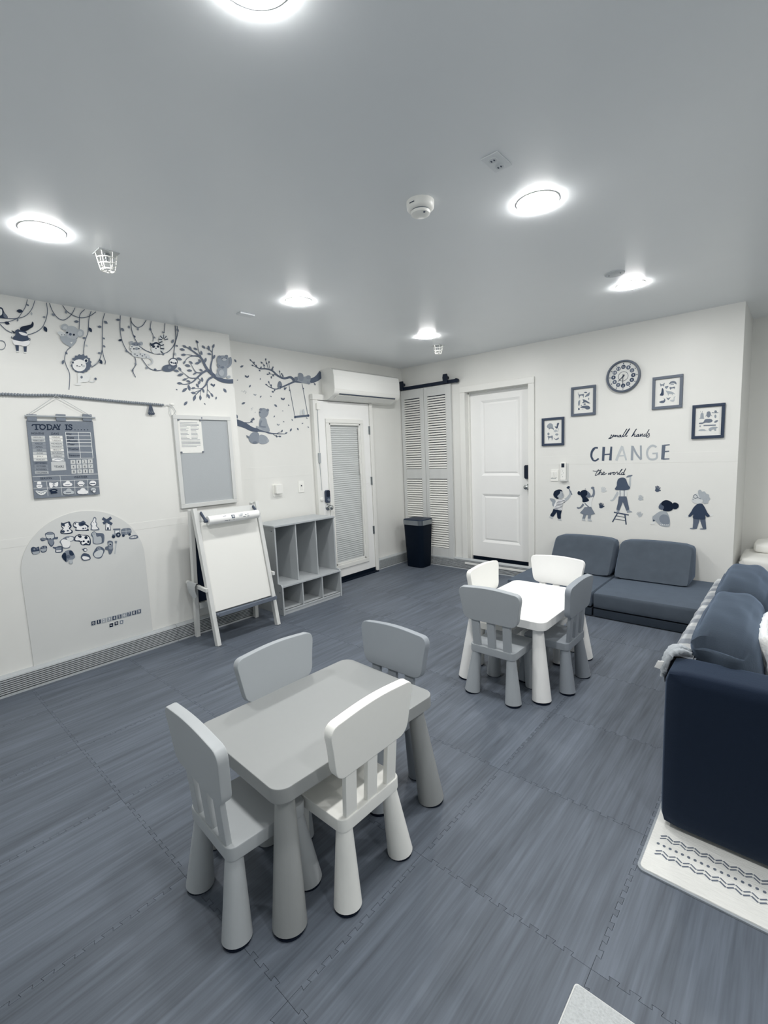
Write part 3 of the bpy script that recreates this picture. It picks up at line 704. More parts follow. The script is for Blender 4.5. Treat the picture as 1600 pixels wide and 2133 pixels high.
bb_ = MB().beam((.29, (yl+yr)/2, .30), (.333, (yl+yr)/2, 1.0), yr-yl-.04, .012, (0, 1, 0)).build('chalkboard', mat('chalkboard', 22, .6), es)
MB().beam((.292, yl+.02, .27), (.292, yr-.02, .27), .045, .05, (1, 0, 0)).build('rear_rail', M_pine_d, es, bevel=.003)
MB().beam((.245, yl-.03, .475), (.56, yl-.03, .455), .022, .03, (0, 1, 0)).cone((.235, yl-.03, .476), (.265, yl-.03, .474), .018, .018, 12).build('spreader', M_pine_d, es, bevel=.002)
MB().beam((.25, yr+.03, .475), (.56, yr+.03, .455), .022, .03, (0, 1, 0)).build('spreader', M_pine_d, es, bevel=.002)
for y in (yl+.045, yr-.045):
    a = Vector((fx(1.06)+.012, y, 1.065)); b = Vector((fx(1.0)+.075, y, 1.0))
    MB().beam(a, b, .012, .02, (0, 1, 0)).cone(b+Vector((0, -.012, 0)), b+Vector((0, .012, 0)), .014, .014, 12).build('roll_bracket', mat('bracket_grey', 70, .4, .4), es)
pr_ = thing('paper_roll', 'white paper roll in printed wrap held on brackets at the top of the easel', 'paper roll', (.49, -2.91, 1.0))
c0, c1 = Vector((fx(1.0)+.075, yl+.06, 1.0)), Vector((fx(1.0)+.075, yr-.05, 1.0))
MB().cone(c0, c1, .036, .036, 32).build('wrap', mat('paper_white', 240, .45), pr_, smooth=True)
MB().cone(c0-Vector((0, .02, 0)), c1+Vector((0, .02, 0)), .010, .010, 14).build('core', mat('core_grey', 150, .6), pr_)
def on_roll(y0, y1, a0, a1, v, nm):
    mb = MB()
    q = [(y, a) for y, a in ((y0, a0), (y1, a0))] ; N = 5
    for i in range(N):
        t0, t1 = a0+(a1-a0)*i/N, a0+(a1-a0)*(i+1)/N
        P_ = lambda y, t: (c0.x+.0368*math.cos(t), y, c0.z+.0368*math.sin(t))
        mb.poly([P_(y0, t0), P_(y1, t0), P_(y1, t1), P_(y0, t1)], (1, 0, .3))
    mb.build(nm, ink(v), pr_)
on_roll(-2.945, -2.915, -.05, .75, 70, 'printed_picture'); on_roll(-2.938, -2.920, .1, .6, 190, 'printed_patch')
for y0_, y1_, a0_, v in ((-3.02, -2.99, .62, 120), (-3.01, -2.98, -.45, 60), (-2.975, -2.96, -.45, 60), (-2.93, -2.92, -.4, 80), (-2.875, -2.845, .15, 130), (-2.88, -2.84, .4, 130), (-2.82, -2.805, .3, 60), (-2.795, -2.785, .35, 60), (-2.84, -2.815, -.1, 90), (-2.80, -2.78, -.1, 100), (-2.86, -2.835, .65, 150)):
    on_roll(y0_, y1_, a0_, a0_+.12, v, 'printed_mark')
cl = thing('drying_cloth', 'pale cloth hung over the spreader bar at the left side of the easel', 'cloth', (.35, yl-.03, .48))
mb = MB(); N = 10
for i in range(N+1):
    t = i/N; x = .285+.14*t
    for s in range(9):
        u = s/8
        if u < .5: a = u/.5; dy, dz = -.022-.012*math.sin(a*2), -.135*(1-a)*(1-.5*abs(t-.55))
        else: a = (u-.5)/.5; dy, dz = -.022+.044*a, -.05*a*a+.006*math.sin(PI*a)
        mb.v.append(Vector((x-.02*(1-u)*0+.004*math.sin(u*9+i), yl-.03+dy, .494+dz)))
mb.f = [(i*9+j, (i+1)*9+j, (i+1)*9+j+1, i*9+j+1) for i in range(N) for j in range(8)]
mb.build('cloth_fold', mat('cloth_pale', 186, .9, .1, .05, 80, .3), cl, smooth=True)

# ------------------------------------------------------------------ cubby cabinet
M_ply = mat('grey_birch_ply', 176, .5, .3, .07, 1, 0, 0, (14, 14, 2))
M_plyi = M_ply
cb = thing('cubby_cabinet', 'low wooden cubby cabinet with coat hooks beside the glazed door', 'cabinet', (.25, -2.07, 0))
ya, yb, t_ = -2.455, -1.70, .016
xb, xu, xl = .055, .405, .468
for y in (ya, yb-t_):
    MB().prism([(xb, y, 0), (xl, y, 0), (xl, y, .275), (xl-.015, y, .295), (xu, y, .30), (xu, y, .835), (xb, y, .835)], (0, t_, 0)).build('side_panel', M_ply, cb, bevel=.002)
MB().box(xb, xu+.008, ya-.006, yb+.006, .835, .853).build('top_panel', M_ply, cb, bevel=.003)
MB().box(xb, xl-.004, ya+t_, yb-t_, .265, .281).build('middle_shelf', M_ply, cb, bevel=.002)
MB().box(xb, xl-.008, ya+t_, yb-t_, .03, .046).box(xl-.03, xl-.012, ya+t_, yb-t_, .0, .046).build('bottom_shelf', M_ply, cb, bevel=.002)
MB().box(xb, xb+.008, ya+t_, yb-t_, .03, .835).build('back_panel', M_plyi, cb)
for k in (1, 2):
    y = ya+(yb-ya)*k/3
    MB().box(xb+.008, xu-.004, y-.007, y+.007, .281, .835).build('upper_divider', M_ply, cb, bevel=.002)
    MB().box(xb+.008, xl-.012, y-.007, y+.007, .046, .265).build('lower_divider', M_ply, cb, bevel=.002)
for k in range(3):
    y = ya+(yb-ya)*(k+.5)/3; x = xb+.008
    MB().tube(crom([(x, y, .78), (x+.03, y-.014, .775), (x+.045, y-.026, .79), (x+.045, y-.03, .80)], 4), .004, 8).tube(crom([(x, y, .78), (x+.03, y+.014, .775), (x+.045, y+.026, .79), (x+.045, y+.03, .80)], 4), .004, 8).box(x, x+.004, y-.012, y+.012, .765, .795).build('coat_hook', M_chrome, cb, smooth=True)
for x, z in ((.14, .80), (.36, .80), (.43, .22), (.43, .06), (.12, .06), (.2, .29)):
    MB().lathe([(.007, 0), (.006, .002), (0, .003)], (x, ya, z), (0, -1, 0), 10).build('screw_cap', mat('screw_grey', 110, .4), cb)

# ------------------------------------------------------------------ air conditioner
ac = thing('air_conditioner', 'white wall-mounted air conditioner above the glazed door', 'air conditioner', (0, -.86, 2.26))
pr = [(.0, 2.43), (.10, 2.435), (.165, 2.425), (.195, 2.40), (.207, 2.34), (.208, 2.20), (.200, 2.165), (.175, 2.135), (.11, 2.105), (.0, 2.09)]
A0, A1 = -1.412, -.30
MB().prism([(x, A0, z) for x, z in pr], (0, A1-A0, 0)).build('body', mat('ac_white', 232, .22, .5, .005), ac, bevel=.004, seg=2)
fpn = [(.2085, 2.335), (.2105, 2.27), (.2095, 2.196), (.2065, 2.196), (.2065, 2.335)]
MB().prism([(x, A0+.004, z) for x, z in [(.196, 2.405), (.2095, 2.34), (.2105, 2.20), (.207, 2.20), (.206, 2.34), (.19, 2.405)]], (0, A1-A0-.008, 0)).build('front_panel', mat('ac_panel', 238, .15, .5, .005), ac)
MB().prism([(x, A0+.08, z) for x, z in [(.197, 2.157), (.191, 2.149), (.193, 2.146), (.200, 2.155)]], (0, A1-A0-.16, 0)).build('outlet_gap', mat('slot_dark', 70), ac)
MB().prism([(x, A0+.06, z) for x, z in [(.186, 2.14), (.12, 2.106), (.122, 2.101), (.19, 2.136)]], (0, A1-A0-.12, 0)).build('louvre_flap', mat('ac_flap', 222, .35), ac)
for z in (2.36, 2.33, 2.305): MB().lathe([(.006, 0), (.0, .0015)], (.2095, A0+.11, z), (1, 0, 0), 12).build('indicator', mat('ac_light', 250, .3), ac)

# ------------------------------------------------------------------ small wall fittings
t = thing('wall_dispenser', 'small white square box on a plate beside the cubby cabinet', 'thermostat', (0, -2.10, 1.155))
MB().prism([(0, a, b) for a, b in rrect(.115, .125, .012, 4, -2.10, 1.148)], (.008, 0, 0)).build('plate', M_white, t, bevel=.002)
MB().prism([(.008, a, b) for a, b in rrect(.085, .095, .012, 4, -2.105, 1.162)], (.045, 0, 0)).build('cover', mat('cover_white', 228, .4), t, bevel=.006)
t = thing('light_switch', 'slim white wall switch with a small dark display left of the glazed door', 'switch', (0, -1.79, 1.16))
MB().prism([(0, a, b) for a, b in rrect(.075, .125, .006, 4, -1.79, 1.16)], (.007, 0, 0)).build('plate', M_white, t, bevel=.002)
MB().prism([(.007, a, b) for a, b in rrect(.036, .07, .003, 3, -1.79, 1.16)], (.004, 0, 0)).build('rocker', mat('cover_white', 228, .4), t)
MB().box(.011, .0115, -1.798, -1.782, 1.165, 1.178).build('display', M_navy, t)
t = thing('light_switch', 'double white wall switch beside the white panel door', 'switch', (2.065, 0, 1.17))
MB().prism([(a, 0, b) for a, b in rrect(.085, .125, .006, 4, 2.066, 1.17)], (0, -.008, 0)).build('plate', M_white, t, bevel=.002)
for x in (2.048, 2.082): MB().prism([(a, -.008, b) for a, b in rrect(.026, .06, .003, 3, x, 1.178)], (0, -.006, 0)).build('rocker', mat('cover_white', 228, .4), t, bevel=.002)
MB().box(2.03, 2.085, -.0095, -.008, 1.135, 1.138).build('shadow_gap', mat('slot_dark', 70), t)
t = thing('remote_control', 'white remote control in a clear wall holder next to the double switch', 'remote control', (2.165, 0, 1.2))
MB().box(2.13, 2.215, -.004, 0, 1.105, 1.295).build('holder', mat('holder_clear', 205, .2), t, bevel=.001)
MB().prism([(a, -.006, b) for a, b in rrect(.058, .185, .01, 4, 2.163, 1.217)], (0, -.018, 0)).build('remote_body', M_white, t, bevel=.004)
MB().box(2.147, 2.178, -.0255, -.024, 1.255, 1.297).build('remote_screen', M_navy, t)
for k in range(5): MB().box(2.15+.008*(k % 3), 2.155+.008*(k % 3), -.0255, -.024, 1.235-.02*k, 1.240-.02*k).build('button', mat('button_grey', 130), t)
MB().box(2.135, 2.205, -.028, 0, 1.107, 1.125).build('holder_lip', mat('holder_clear', 205, .2), t, bevel=.002)

# ------------------------------------------------------------------ cork board with notice
cbd = thing('cork_board', 'grey pin board in a pale wooden frame on the near left wall', 'pin board', (XN, -2.94, 1.475))
MB().box(XN, XN+.010, -3.17, -2.715, 1.12, 1.83).build('felt', mat('felt_grey', 174, .95, .1, .06, 300, .3), cbd)
fy0, fy1, fz0, fz1 = -3.205, -2.688, 1.092, 1.862
for a, b, c, d in ((fy0, fy1, fz1-.034, fz1), (fy0, fy1, fz0, fz0+.034), (fy0, fy0+.034, fz0+.034, fz1-.034), (fy1-.034, fy1, fz0+.034, fz1-.034)):
    MB().box(XN, XN+.024, a, b, c, d).build('frame_rail', mat('frame_pale', 206, .5, .3, .05, 1, 0, 0, (9, 9, 9)), cbd, bevel=.003)
nt_ = thing('notice_sheet', 'white printed notice pinned in the corner of the grey pin board', 'paper', (XN+.012, -3.06, 1.69))
MB().box(XN+.0105, XN+.012, -3.168, -2.962, 1.55, 1.828).build('sheet', mat('paper_sheet', 226, .6), nt_)
random.seed(3)
z = 1.80; k = 0
while z > 1.60:
    two = 1.66 < z < 1.775
    if two:
        for a, b in ((-3.15, -3.075), (-3.06, -2.985)): MB().box(XN+.012, XN+.0124, a, b-random.random()*.03, z, z+.0025).build('printed_line', ink(90), nt_)
    else: MB().box(XN+.012, XN+.0124, -3.15, -2.985-random.random()*.05*(k % 3 == 0), z, z+.003).build('printed_line', ink(80), nt_)
    z -= .011; k += 1
for a, b, w_ in ((-3.16, 1.822, 'at the top left corner of the notice'), (-2.97, 1.822, 'at the top right corner of the notice'), (-3.16, 1.557, 'at the bottom left corner of the notice'), (-2.97, 1.557, 'at the bottom right corner of the notice'), (-2.96, 1.842, 'alone above the notice')):
    o = MB().lathe([(.007, 0), (.005, .006), (.007, .012), (0, .013)], (XN+.012, a, b), (1, 0, 0), 12).build('push_pin', mat('pin_grey', 120, .35), None)
    tag(o, 'small grey push pin '+w_+' on the pin board', 'push pin', 'push pins holding the notice')

# ------------------------------------------------------------------ bead garland
gd = thing('bead_garland', 'long string of grey wooden beads hung along the near left wall', 'garland', (XN+.03, -3.9, 1.95))
path = crom([(-5.2, 1.96), (-4.75, 1.952), (-4.30, 1.955), (-4.14, 1.958), (-3.99, 1.966), (-3.80, 1.957), (-3.55, 1.945), (-3.32, 1.938), (-3.26, 1.936)], 12)
bead_me = MB().ball((0, 0, 0), .0105, .0085, .0105, 12, 8).mesh('bead', mat('bead_grey', 140, .5), smooth=True)
acc = 0; last = Vector(path[0])
for a, b in zip(path, path[1:]):
    a, b = Vector(a), Vector(b); l = (b-a).length
    while acc <= l:
        p = a+(b-a)*(acc/l); put(bead_me, 'bead', gd, Vector((XN+.016, p.x, p.y))-ORG[gd.name], (random.random(), 0, 0)); acc += .0158
    acc -= l
MB().tube(crom([(XN+.016, -3.25, 1.936), (XN+.014, -3.215, 1.937), (XN+.012, -3.19, 1.92), (XN+.012, -3.175, 1.89), (XN+.012, -3.182, 1.87), (XN+.012, -3.16, 1.845)], 4), .003, 6).build('end_cord', mat('cord_pale', 190, .7), gd)
MB().tube(crom([(XN+.014, -3.215, 1.937), (XN+.012, -3.222, 1.90), (XN+.012, -3.215, 1.86), (XN+.012, -3.20, 1.845)], 4), .0025, 6).build('end_cord', mat('cord_pale', 190, .7), gd)
MB().prism([(XN, a, b) for a, b in rrect(.03, .012, .003, 3, -3.195, 1.948)], (.010, 0, 0)).build('wall_hook', M_white, gd)
ts = MB()
for k in range(9):
    a = (k-4)/4; ts.tube(crom([(XN+.018, -3.372, 1.945), (XN+.02, -3.372+a*.010, 1.915), (XN+.02, -3.372+a*.022, 1.875-.01*(k % 3))], 3), .0022, 5)
for k in range(7): ts.ball((XN+.02, -3.372+(k-3)*.007, 1.868-.008*(k % 2)), .007, .007, .006, 8, 6)
ts.build('tassel', mat('tassel_grey', 90, .8), gd)

# ------------------------------------------------------------------ calendar banner
K3 = (30, 800, .20625)
def k3(x, y): return (K3[0]+x*K3[2], K3[1]+y*K3[2])
cal = thing('calendar_banner', 'grey fabric calendar banner headed TODAY IS hanging from the bead garland', 'calendar', (XN+.012, -3.99, 1.53))
M_fab = mat('banner_fabric', 126, .9, .1, .08, 90, .3)
def quad3(pts, off, m, name, parent, th=.002, sub=0):
    p = [wp('N', *k3(*q), off) for q in pts]; return MB().prism(p, (th, 0, 0)).build(name, m, parent)
bn_ = quad3([(118, 368), (790, 378), (862, 1112), (200, 1158)], .010, M_fab, 'banner', cal, .004)
for a, b in ((122, 220), (416, 512), (684, 775)): quad3([(a, 304), (b, 308), (b+4, 378), (a+4, 372)], .007, M_fab, 'hanging_loop', cal, .012)
a, b = wp('N', *k3(105, 320), .018), wp('N', *k3(815, 340), .018)
MB().cone(a, b, .006, .006, 12).build('dowel', mat('dowel_wood', 165, .6), cal)
c_ = wp('N', *k3(420, 118), .03); d_, e_ = wp('N', *k3(135, 308), .018), wp('N', *k3(775, 322), .018)
MB().tube([d_, c_, e_], .0022, 6).build('cord', mat('cord_pale', 190, .7), cal)
MB().tube([c_+Vector((-.03, -.006, -.004)), c_+Vector((0, 0, .012)), c_+Vector((-.03, .006, -.004))], .004, 6).build('knot', mat('cord_pale', 190, .7), cal)
# typewriter-style title, strokes with slab serifs
M_ink = ink(30)
ttl = Decal('title', None, None, 'N', K3, base=.0146)
def S(*p, w=11): ttl.st(list(p), w, 30, 'title_lettering')
def serif(x0, x1, y): S((x0, y), (x1, y), w=9)
S((218, 408), (224, 458), w=14); S((180, 410), (256, 408)); S((180, 410), (180, 425)); S((256, 408), (258, 424)); serif(205, 243, 458)
ttl.st([(282, 410), (306, 420), (312, 435), (302, 452), (284, 459), (264, 450), (258, 434), (264, 416)], 12, 30, 'title_lettering', closed=True)
S((332, 410), (338, 459), w=14); S((322, 410), (350, 410), (372, 420), (378, 436), (368, 454), (345, 460), (326, 459))
S((410, 412), (388, 458)); S((406, 412), (436, 456)); S((396, 440), (426, 440), w=8); serif(380, 400, 459); serif(425, 446, 457); serif(398, 412, 411)
S((432, 412), (448, 436)); S((462, 411), (448, 436)); S((448, 436), (450, 458), w=13); serif(424, 440, 411); serif(454, 468, 410); serif(438, 462, 458)
S((525, 412), (529, 459), w=14); serif(508, 542, 412); serif(512, 546, 460)
S((580, 424), (575, 414), (562, 411), (550, 418), (554, 430), (570, 437), (582, 447), (574, 458), (560, 461), (550, 454)); S((550, 446), (550, 460), w=8); S((580, 412), (581, 426), w=8)
for k in range(5): ttl.el(612+32*k, 461, 5, 5, 30, 'title_dot')
ttl.done(cal)
def ctext(s, x0, y0, x1, y1, m=None, off=.0152, parent=None, slope=.012):
    dx = x1-x0
    return text(s, 'N', k3(x0, y1), k3(x1, y1+dx*slope), k3(x0-(y1-y0)*.02, y0), m or M_ink, parent or cal, off)
ctext('MONTHS', 172, 488, 298, 508); ctext('DAYS', 374, 490, 450, 512)
months = 'JANUARY FEBRUARY MARCH APRIL MAY JUNE JULY AUGUST SEPTEMBER OCTOBER NOVEMBER DECEMBER'.split()
mt_ = [196, 188, 140, 138, 150, 190, 222, 205, 118, 136, 138, 176]
for i, s in enumerate(months):
    y = 524+i*32.2; x = 168+i*3.4; c = quad3([(x, y), (x+138, y), (x+142, y+28), (x+4, y+30)], .0142, mat('card_%d' % mt_[i], mt_[i], .6), 'month_card', cal, .001)
    w = 20+11*len(s); cx = x+72; ctext(s, cx-w/2, y+7, cx+w/2, y+22, off=.0156, parent=c)
days = 'MONDAY TUESDAY WEDNESDAY THURSDAY FRIDAY SATURDAY SUNDAY'.split()
dt_ = [224, 230, 206, 205, 222, 190, 192]
for i, s in enumerate(days):
    y = 522+i*32; x = 350+i*3; c = quad3([(x, y), (x+134, y+1), (x+138, y+29), (x+4, y+30)], .0142, mat('card_%d' % dt_[i], dt_[i], .6), 'day_card', cal, .001)
    w = 24+10*len(s); cx = x+70; ctext(s, cx-w/2, y+7, cx+w/2, y+22, off=.0156, parent=c)
c = quad3([(376, 748), (500, 748), (505, 780), (380, 782)], .0142, mat('card_190', 190, .6), 'blank_card', cal, .001)
d_ = Decal('oval', None, None, 'N', K3, base=.0158); d_.el(438, 765, 56, 15, 228, 'oval_patch', .08); d_.st([(400, 768), (440, 758), (490, 774)], 4, 80, 'oval_line'); d_.done(cal)
c = quad3([(370, 786), (515, 782), (524, 868), (374, 876)], .0142, mat('card_196', 196, .6), 'years_card', cal, .001); ctext('YEARS', 400, 822, 500, 846, off=.0156, parent=c, slope=-.02)
gl_ = Decal('grid', None, None, 'N', K3, base=.0146)
for p, q in (((516, 486), (768, 490)), ((516, 520), (774, 522)), ((520, 560), (778, 560)), ((526, 590), (778, 590)), ((530, 626), (780, 626)), ((536, 686), (786, 688)), ((544, 750), (794, 748)), ((516, 486), (544, 750)), ((644, 488), (668, 748)), ((768, 490), (794, 748))):
    gl_.st([p, q], 5, 205, 'grid_line')
for p, q in (((182, 936), (848, 908)), ((200, 985), (854, 962)), ((460, 922), (482, 1124)), ((325, 985), (340, 1130)), ((606, 968), (614, 1112)), ((738, 962), (746, 1108)), ((192, 1052), (856, 1038))):
    gl_.st([p, q], 4, 200, 'grid_line')
gl_.done(cal)
for s, x, y, w in (('Day', 528, 494, 52), ('Date', 532, 530, 70), ('Month', 538, 564, 96), ('Year', 542, 598, 68), ('Weather', 544, 644, 108), ('Season', 552, 708, 108)): ctext(s, x, y, x+w, y+20, off=.0156)
for i, s in enumerate('012345678912'):
    r, cc = divmod(i, 4); x = 566+cc*58+r*5; y = 766+r*49-cc*2; c = quad3([(x, y), (x+48, y-1), (x+50, y+40), (x+2, y+42)], .0142, mat('card_200', 200, .6), 'number_card', cal, .001); ctext(s, x+16, y+9, x+34, y+32, off=.0156, parent=c)
ctext('SEASON', 262, 944, 378, 964, slope=-.04); ctext('WEATHER', 602, 930, 736, 950, slope=-.03)
ic = Decal('icons', None, None, 'N', K3, base=.0150)
def ico(part, fns):
    for f in fns: f
ic.el(252, 1030, 30, 22, 222, 'snowman_icon').el(250, 1000, 22, 20, 222, 'snowman_icon').st([(232, 1014), (272, 1016)], 5, 70, 'snowman_scarf').st([(236, 1032), (270, 1030)], 4, 70, 'snowman_scarf')
ic.blob([(352, 995), (385, 1000), (398, 1010), (412, 1000), (440, 990), (438, 1030), (412, 1035), (396, 1022), (380, 1045), (358, 1040)], 215, 'butterfly_icon').st([(385, 1016), (412, 1016)], 6, 60, 'butterfly_word')
ic.blob([(214, 1078), (270, 1082), (328, 1072), (310, 1108), (275, 1122), (240, 1110)], 205, 'melon_icon').st([(222, 1086), (270, 1092), (320, 1082)], 8, 150, 'melon_rind')
for x, y in ((250, 1098), (270, 1104), (290, 1098)): ic.el(x, y, 4, 4, 40, 'melon_seed')
ic.blob([(352, 1070), (380, 1062), (395, 1058), (415, 1060), (438, 1070), (424, 1085), (436, 1100), (400, 1104), (370, 1108), (366, 1092)], 30, 'leaf_icon').st([(382, 1078), (415, 1076)], 5, 160, 'leaf_word')
def cloud(x, y, s, v, w):
    ic.el(x-24*s, y+8*s, 24*s, 17*s, v, 'cloud_icon').el(x+2*s, y-6*s, 25*s, 23*s, v, 'cloud_icon').el(x+27*s, y+8*s, 21*s, 16*s, v, 'cloud_icon').el(x, y+14*s, 34*s, 12*s, v, 'cloud_icon').st([(x-24*s, y+10*s), (x+22*s, y+8*s)], 6, w, 'cloud_word')
cloud(538, 1006, 1, 228, 70); cloud(548, 1086, 1.15, 170, 60); cloud(690, 1082, 1.15, 224, 70)
for k in range(12):
    a = 2*PI*k/12; ic.st([(672+30*math.cos(a), 1006+24*math.sin(a)), (672+40*math.cos(a), 1006+32*math.sin(a))], 4, 220, 'sun_icon')
ic.el(672, 1006, 30, 25, 226, 'sun_icon').st([(652, 1014), (694, 1012)], 6, 70, 'sun_word')
ic.el(792, 1000, 34, 26, 222, 'wind_icon').st([(766, 1006), (818, 1004)], 8, 70, 'wind_word'); ic.el(798, 1066, 26, 18, 180, 'rain_icon').st([(780, 1072), (816, 1070)], 8, 60, 'rain_word').el(806, 1084, 14, 12, 225, 'rain_icon')
ic.done(cal)

# ------------------------------------------------------------------ arched magnetic board with magnets
K4 = (30, 1050, .19375)
arch = [wp('N', K4[0]+x*K4[2], K4[1]+y*K4[2], .003) for x, y in crom([(195, 1690), (165, 1480), (130, 1180), (95, 960), (70, 760), (70, 620), (110, 480), (190, 350), (310, 235), (450, 150), (620, 95), (790, 76), (960, 95), (1100, 155), (1230, 250), (1330, 370), (1390, 490), (1412, 620), (1440, 850), (1462, 1080), (1482, 1330)], 5)]
yc = sum(v.y for v in arch)/len(arch)
ymin, ymax = -4.318, -3.528; r_ = (ymax-ymin)/2; ym = (ymin+ymax)/2; zsp = .762
pts = [(ymin, .13), (ymax, .13)]+[(ym+r_*math.cos(a), zsp+r_*math.sin(a)) for a in (PI*i/40 for i in range(41))]
mbd = MB().prism([(XN+.0006, a, b) for a, b in pts], (.0045, 0, 0)).build('magnetic_board', mat('arch_board_grey', 208, .5, .3, .01, 20), None)
tag(mbd, 'large arched grey magnetic board on the wall above the baseboard', 'magnetic board')
def mag(name, label, K=K4, cat='magnet', group='farm magnets on the arched board'): return Decal(name, label, cat, 'N', K, group, base=.0065, step=.0006)
d = mag('cat_magnet', 'white cat magnet with dark patches at the top left of the arched board')
d.blob([(505, 200), (522, 205), (545, 200), (590, 186), (604, 210), (616, 240), (600, 268), (625, 285), (620, 312), (560, 324), (500, 316), (496, 285), (520, 265), (503, 240)], 45, 'outline').blob([(512, 215), (545, 212), (588, 200), (602, 235), (585, 262), (612, 288), (600, 306), (520, 312), (508, 290), (530, 262), (512, 240)], 228, 'body').blob([(510, 212), (530, 208), (545, 230), (515, 235)], 50, 'patch').blob([(580, 198), (602, 205), (606, 236), (588, 228)], 50, 'patch').el(525, 295, 18, 14, 55, 'patch').el(575, 285, 10, 8, 80, 'patch').el(535, 240, 5, 5, 30, 'eye').el(585, 240, 5, 5, 30, 'eye').done()
d = mag('dog_magnet', 'white dog magnet with a dark ear between the cat and the rabbit')
d.blob([(632, 210), (655, 190), (700, 195), (745, 180), (770, 215), (800, 235), (790, 260), (800, 285), (720, 288), (655, 285), (660, 262), (632, 240)], 50, 'outline').blob([(640, 212), (660, 200), (705, 204), (760, 225), (785, 250), (770, 278), (670, 276), (672, 250), (642, 236)], 226, 'body').blob([(690, 205), (735, 185), (765, 195), (750, 225), (705, 238)], 70, 'ear').el(655, 212, 8, 7, 25, 'nose').el(735, 215, 28, 12, 40, 'ear_patch').el(740, 262, 10, 8, 60, 'spot').el(765, 258, 8, 6, 60, 'spot').done()  # darker ellipse printed on the ear
d = mag('rabbit_magnet', 'white sitting rabbit magnet left of the windmill')
d.blob([(838, 180), (855, 140), (880, 150), (880, 190), (892, 215), (885, 235), (912, 262), (905, 282), (822, 280), (828, 240), (816, 215)], 110, 'outline').blob([(846, 182), (860, 152), (872, 160), (870, 195), (882, 212), (875, 235), (896, 258), (890, 270), (835, 270), (838, 235), (828, 212)], 230, 'body').el(852, 200, 4, 4, 40, 'eye').done()
d = mag('windmill_magnet', 'dark-sailed windmill magnet at the top right of the arched board')
d.st([(948, 152), (1050, 218)], 30, 72, 'sail', n=1).st([(1042, 145), (955, 210)], 30, 72, 'sail', n=1).pol([(980, 212), (1028, 212), (1038, 282), (978, 282)], 60, 'outline').pol([(986, 214), (1022, 214), (1030, 274), (984, 274)], 215, 'tower').el(1006, 262, 10, 15, 50, 'door').done()
d = mag('tractor_magnet', 'grey tractor magnet with big wheels right below the windmill')
d.pol([(1062, 265), (1138, 262), (1140, 278), (1064, 280)], 90, 'roof').pol([(1074, 278), (1136, 276), (1140, 335), (1055, 345), (1052, 325), (1076, 318)], 130, 'cab').pol([(1084, 286), (1126, 284), (1128, 312), (1084, 314)], 200, 'window').el(1118, 330, 26, 26, 40, 'wheel').el(1066, 350, 18, 17, 40, 'wheel').el(1118, 330, 10, 10, 140, 'hub').done()
d = mag('trailer_magnet', 'grey hay trailer magnet hitched behind the tractor magnet')
d.blob([(1150, 272), (1200, 258), (1250, 264), (1252, 315), (1165, 332), (1148, 310)], 112, 'load').st([(1152, 294), (1250, 288)], 6, 170, 'rail').st([(1200, 262), (1202, 325)], 5, 170, 'rail').el(1172, 338, 15, 14, 45, 'wheel').el(1238, 326, 14, 13, 45, 'wheel').done()
d = mag('caterpillar_magnet', 'small ribbed pale crate magnet at the right rim of the arched board')
d.blob([(1240, 352), (1300, 330), (1328, 345), (1322, 368), (1245, 376)], 95, 'outline')
for k in range(5): d.st([(1252+13*k, 368-k*1.5), (1256+13*k, 350-k*2)], 8, 222, 'rib', n=1)
d.done()
d = mag('scarecrow_magnet', 'grey scarecrow magnet with a hat and wide arms at the left of the board')
d.blob([(330, 318), (385, 298), (430, 316), (436, 355), (468, 352), (462, 376), (425, 382), (430, 420), (408, 455), (388, 455), (362, 418), (352, 385), (300, 400), (278, 375), (300, 362), (340, 365)], 78, 'outline').blob([(340, 322), (385, 308), (422, 322), (425, 360), (400, 372), (360, 368), (342, 350)], 185, 'face').blob([(335, 325), (385, 302), (425, 322), (385, 330)], 120, 'hat').blob([(362, 380), (420, 380), (420, 420), (396, 445), (370, 415)], 120, 'coat').st([(290, 375), (345, 378)], 12, 140, 'sleeve').el(385, 372, 8, 6, 30, 'bow').done()
d = mag('lamb_magnet', 'white lamb magnet left of the spotted cow')
d.blob([(486, 405), (520, 370), (570, 345), (640, 350), (640, 390), (600, 412), (595, 470), (520, 475), (505, 435)], 110, 'outline').blob([(500, 402), (525, 378), (560, 385), (600, 400), (588, 462), (528, 465), (512, 430)], 226, 'body').blob([(560, 370), (580, 350), (630, 358), (628, 388), (590, 400)], 200, 'head').el(575, 355, 18, 10, 130, 'ear').done()
d = mag('cow_magnet', 'black and white spotted cow magnet at the centre of the board')
d.blob([(650, 350), (690, 325), (730, 330), (790, 335), (820, 380), (815, 440), (770, 440), (740, 445), (712, 430), (700, 405), (645, 395)], 40, 'outline').blob([(660, 355), (695, 335), (785, 345), (810, 385), (800, 430), (770, 420), (735, 435), (720, 420), (705, 392), (658, 388)], 232, 'body')
for x, y, a, b in ((708, 350, 15, 14), (770, 360, 18, 16), (745, 400, 12, 10), (795, 405, 12, 14), (722, 405, 8, 8), (690, 345, 8, 8), (770, 425, 7, 7)): d.el(x, y, a, b, 25, 'spot')
d.done()
d = mag('horse_magnet', 'grey pony magnet with a darker mane right of the cow')
d.blob([(830, 310), (860, 292), (885, 310), (960, 320), (965, 400), (940, 425), (880, 432), (845, 420), (840, 360), (825, 340)], 100, 'outline').blob([(836, 315), (870, 305), (885, 350), (930, 350), (935, 415), (860, 422), (850, 360)], 165, 'body').blob([(890, 318), (950, 322), (955, 395), (940, 405), (935, 350), (905, 345)], 90, 'mane').el(856, 322, 4, 4, 30, 'eye').done()
d = mag('vegetable_crate_magnet', 'dark vegetable crate magnet, leftmost on the board')
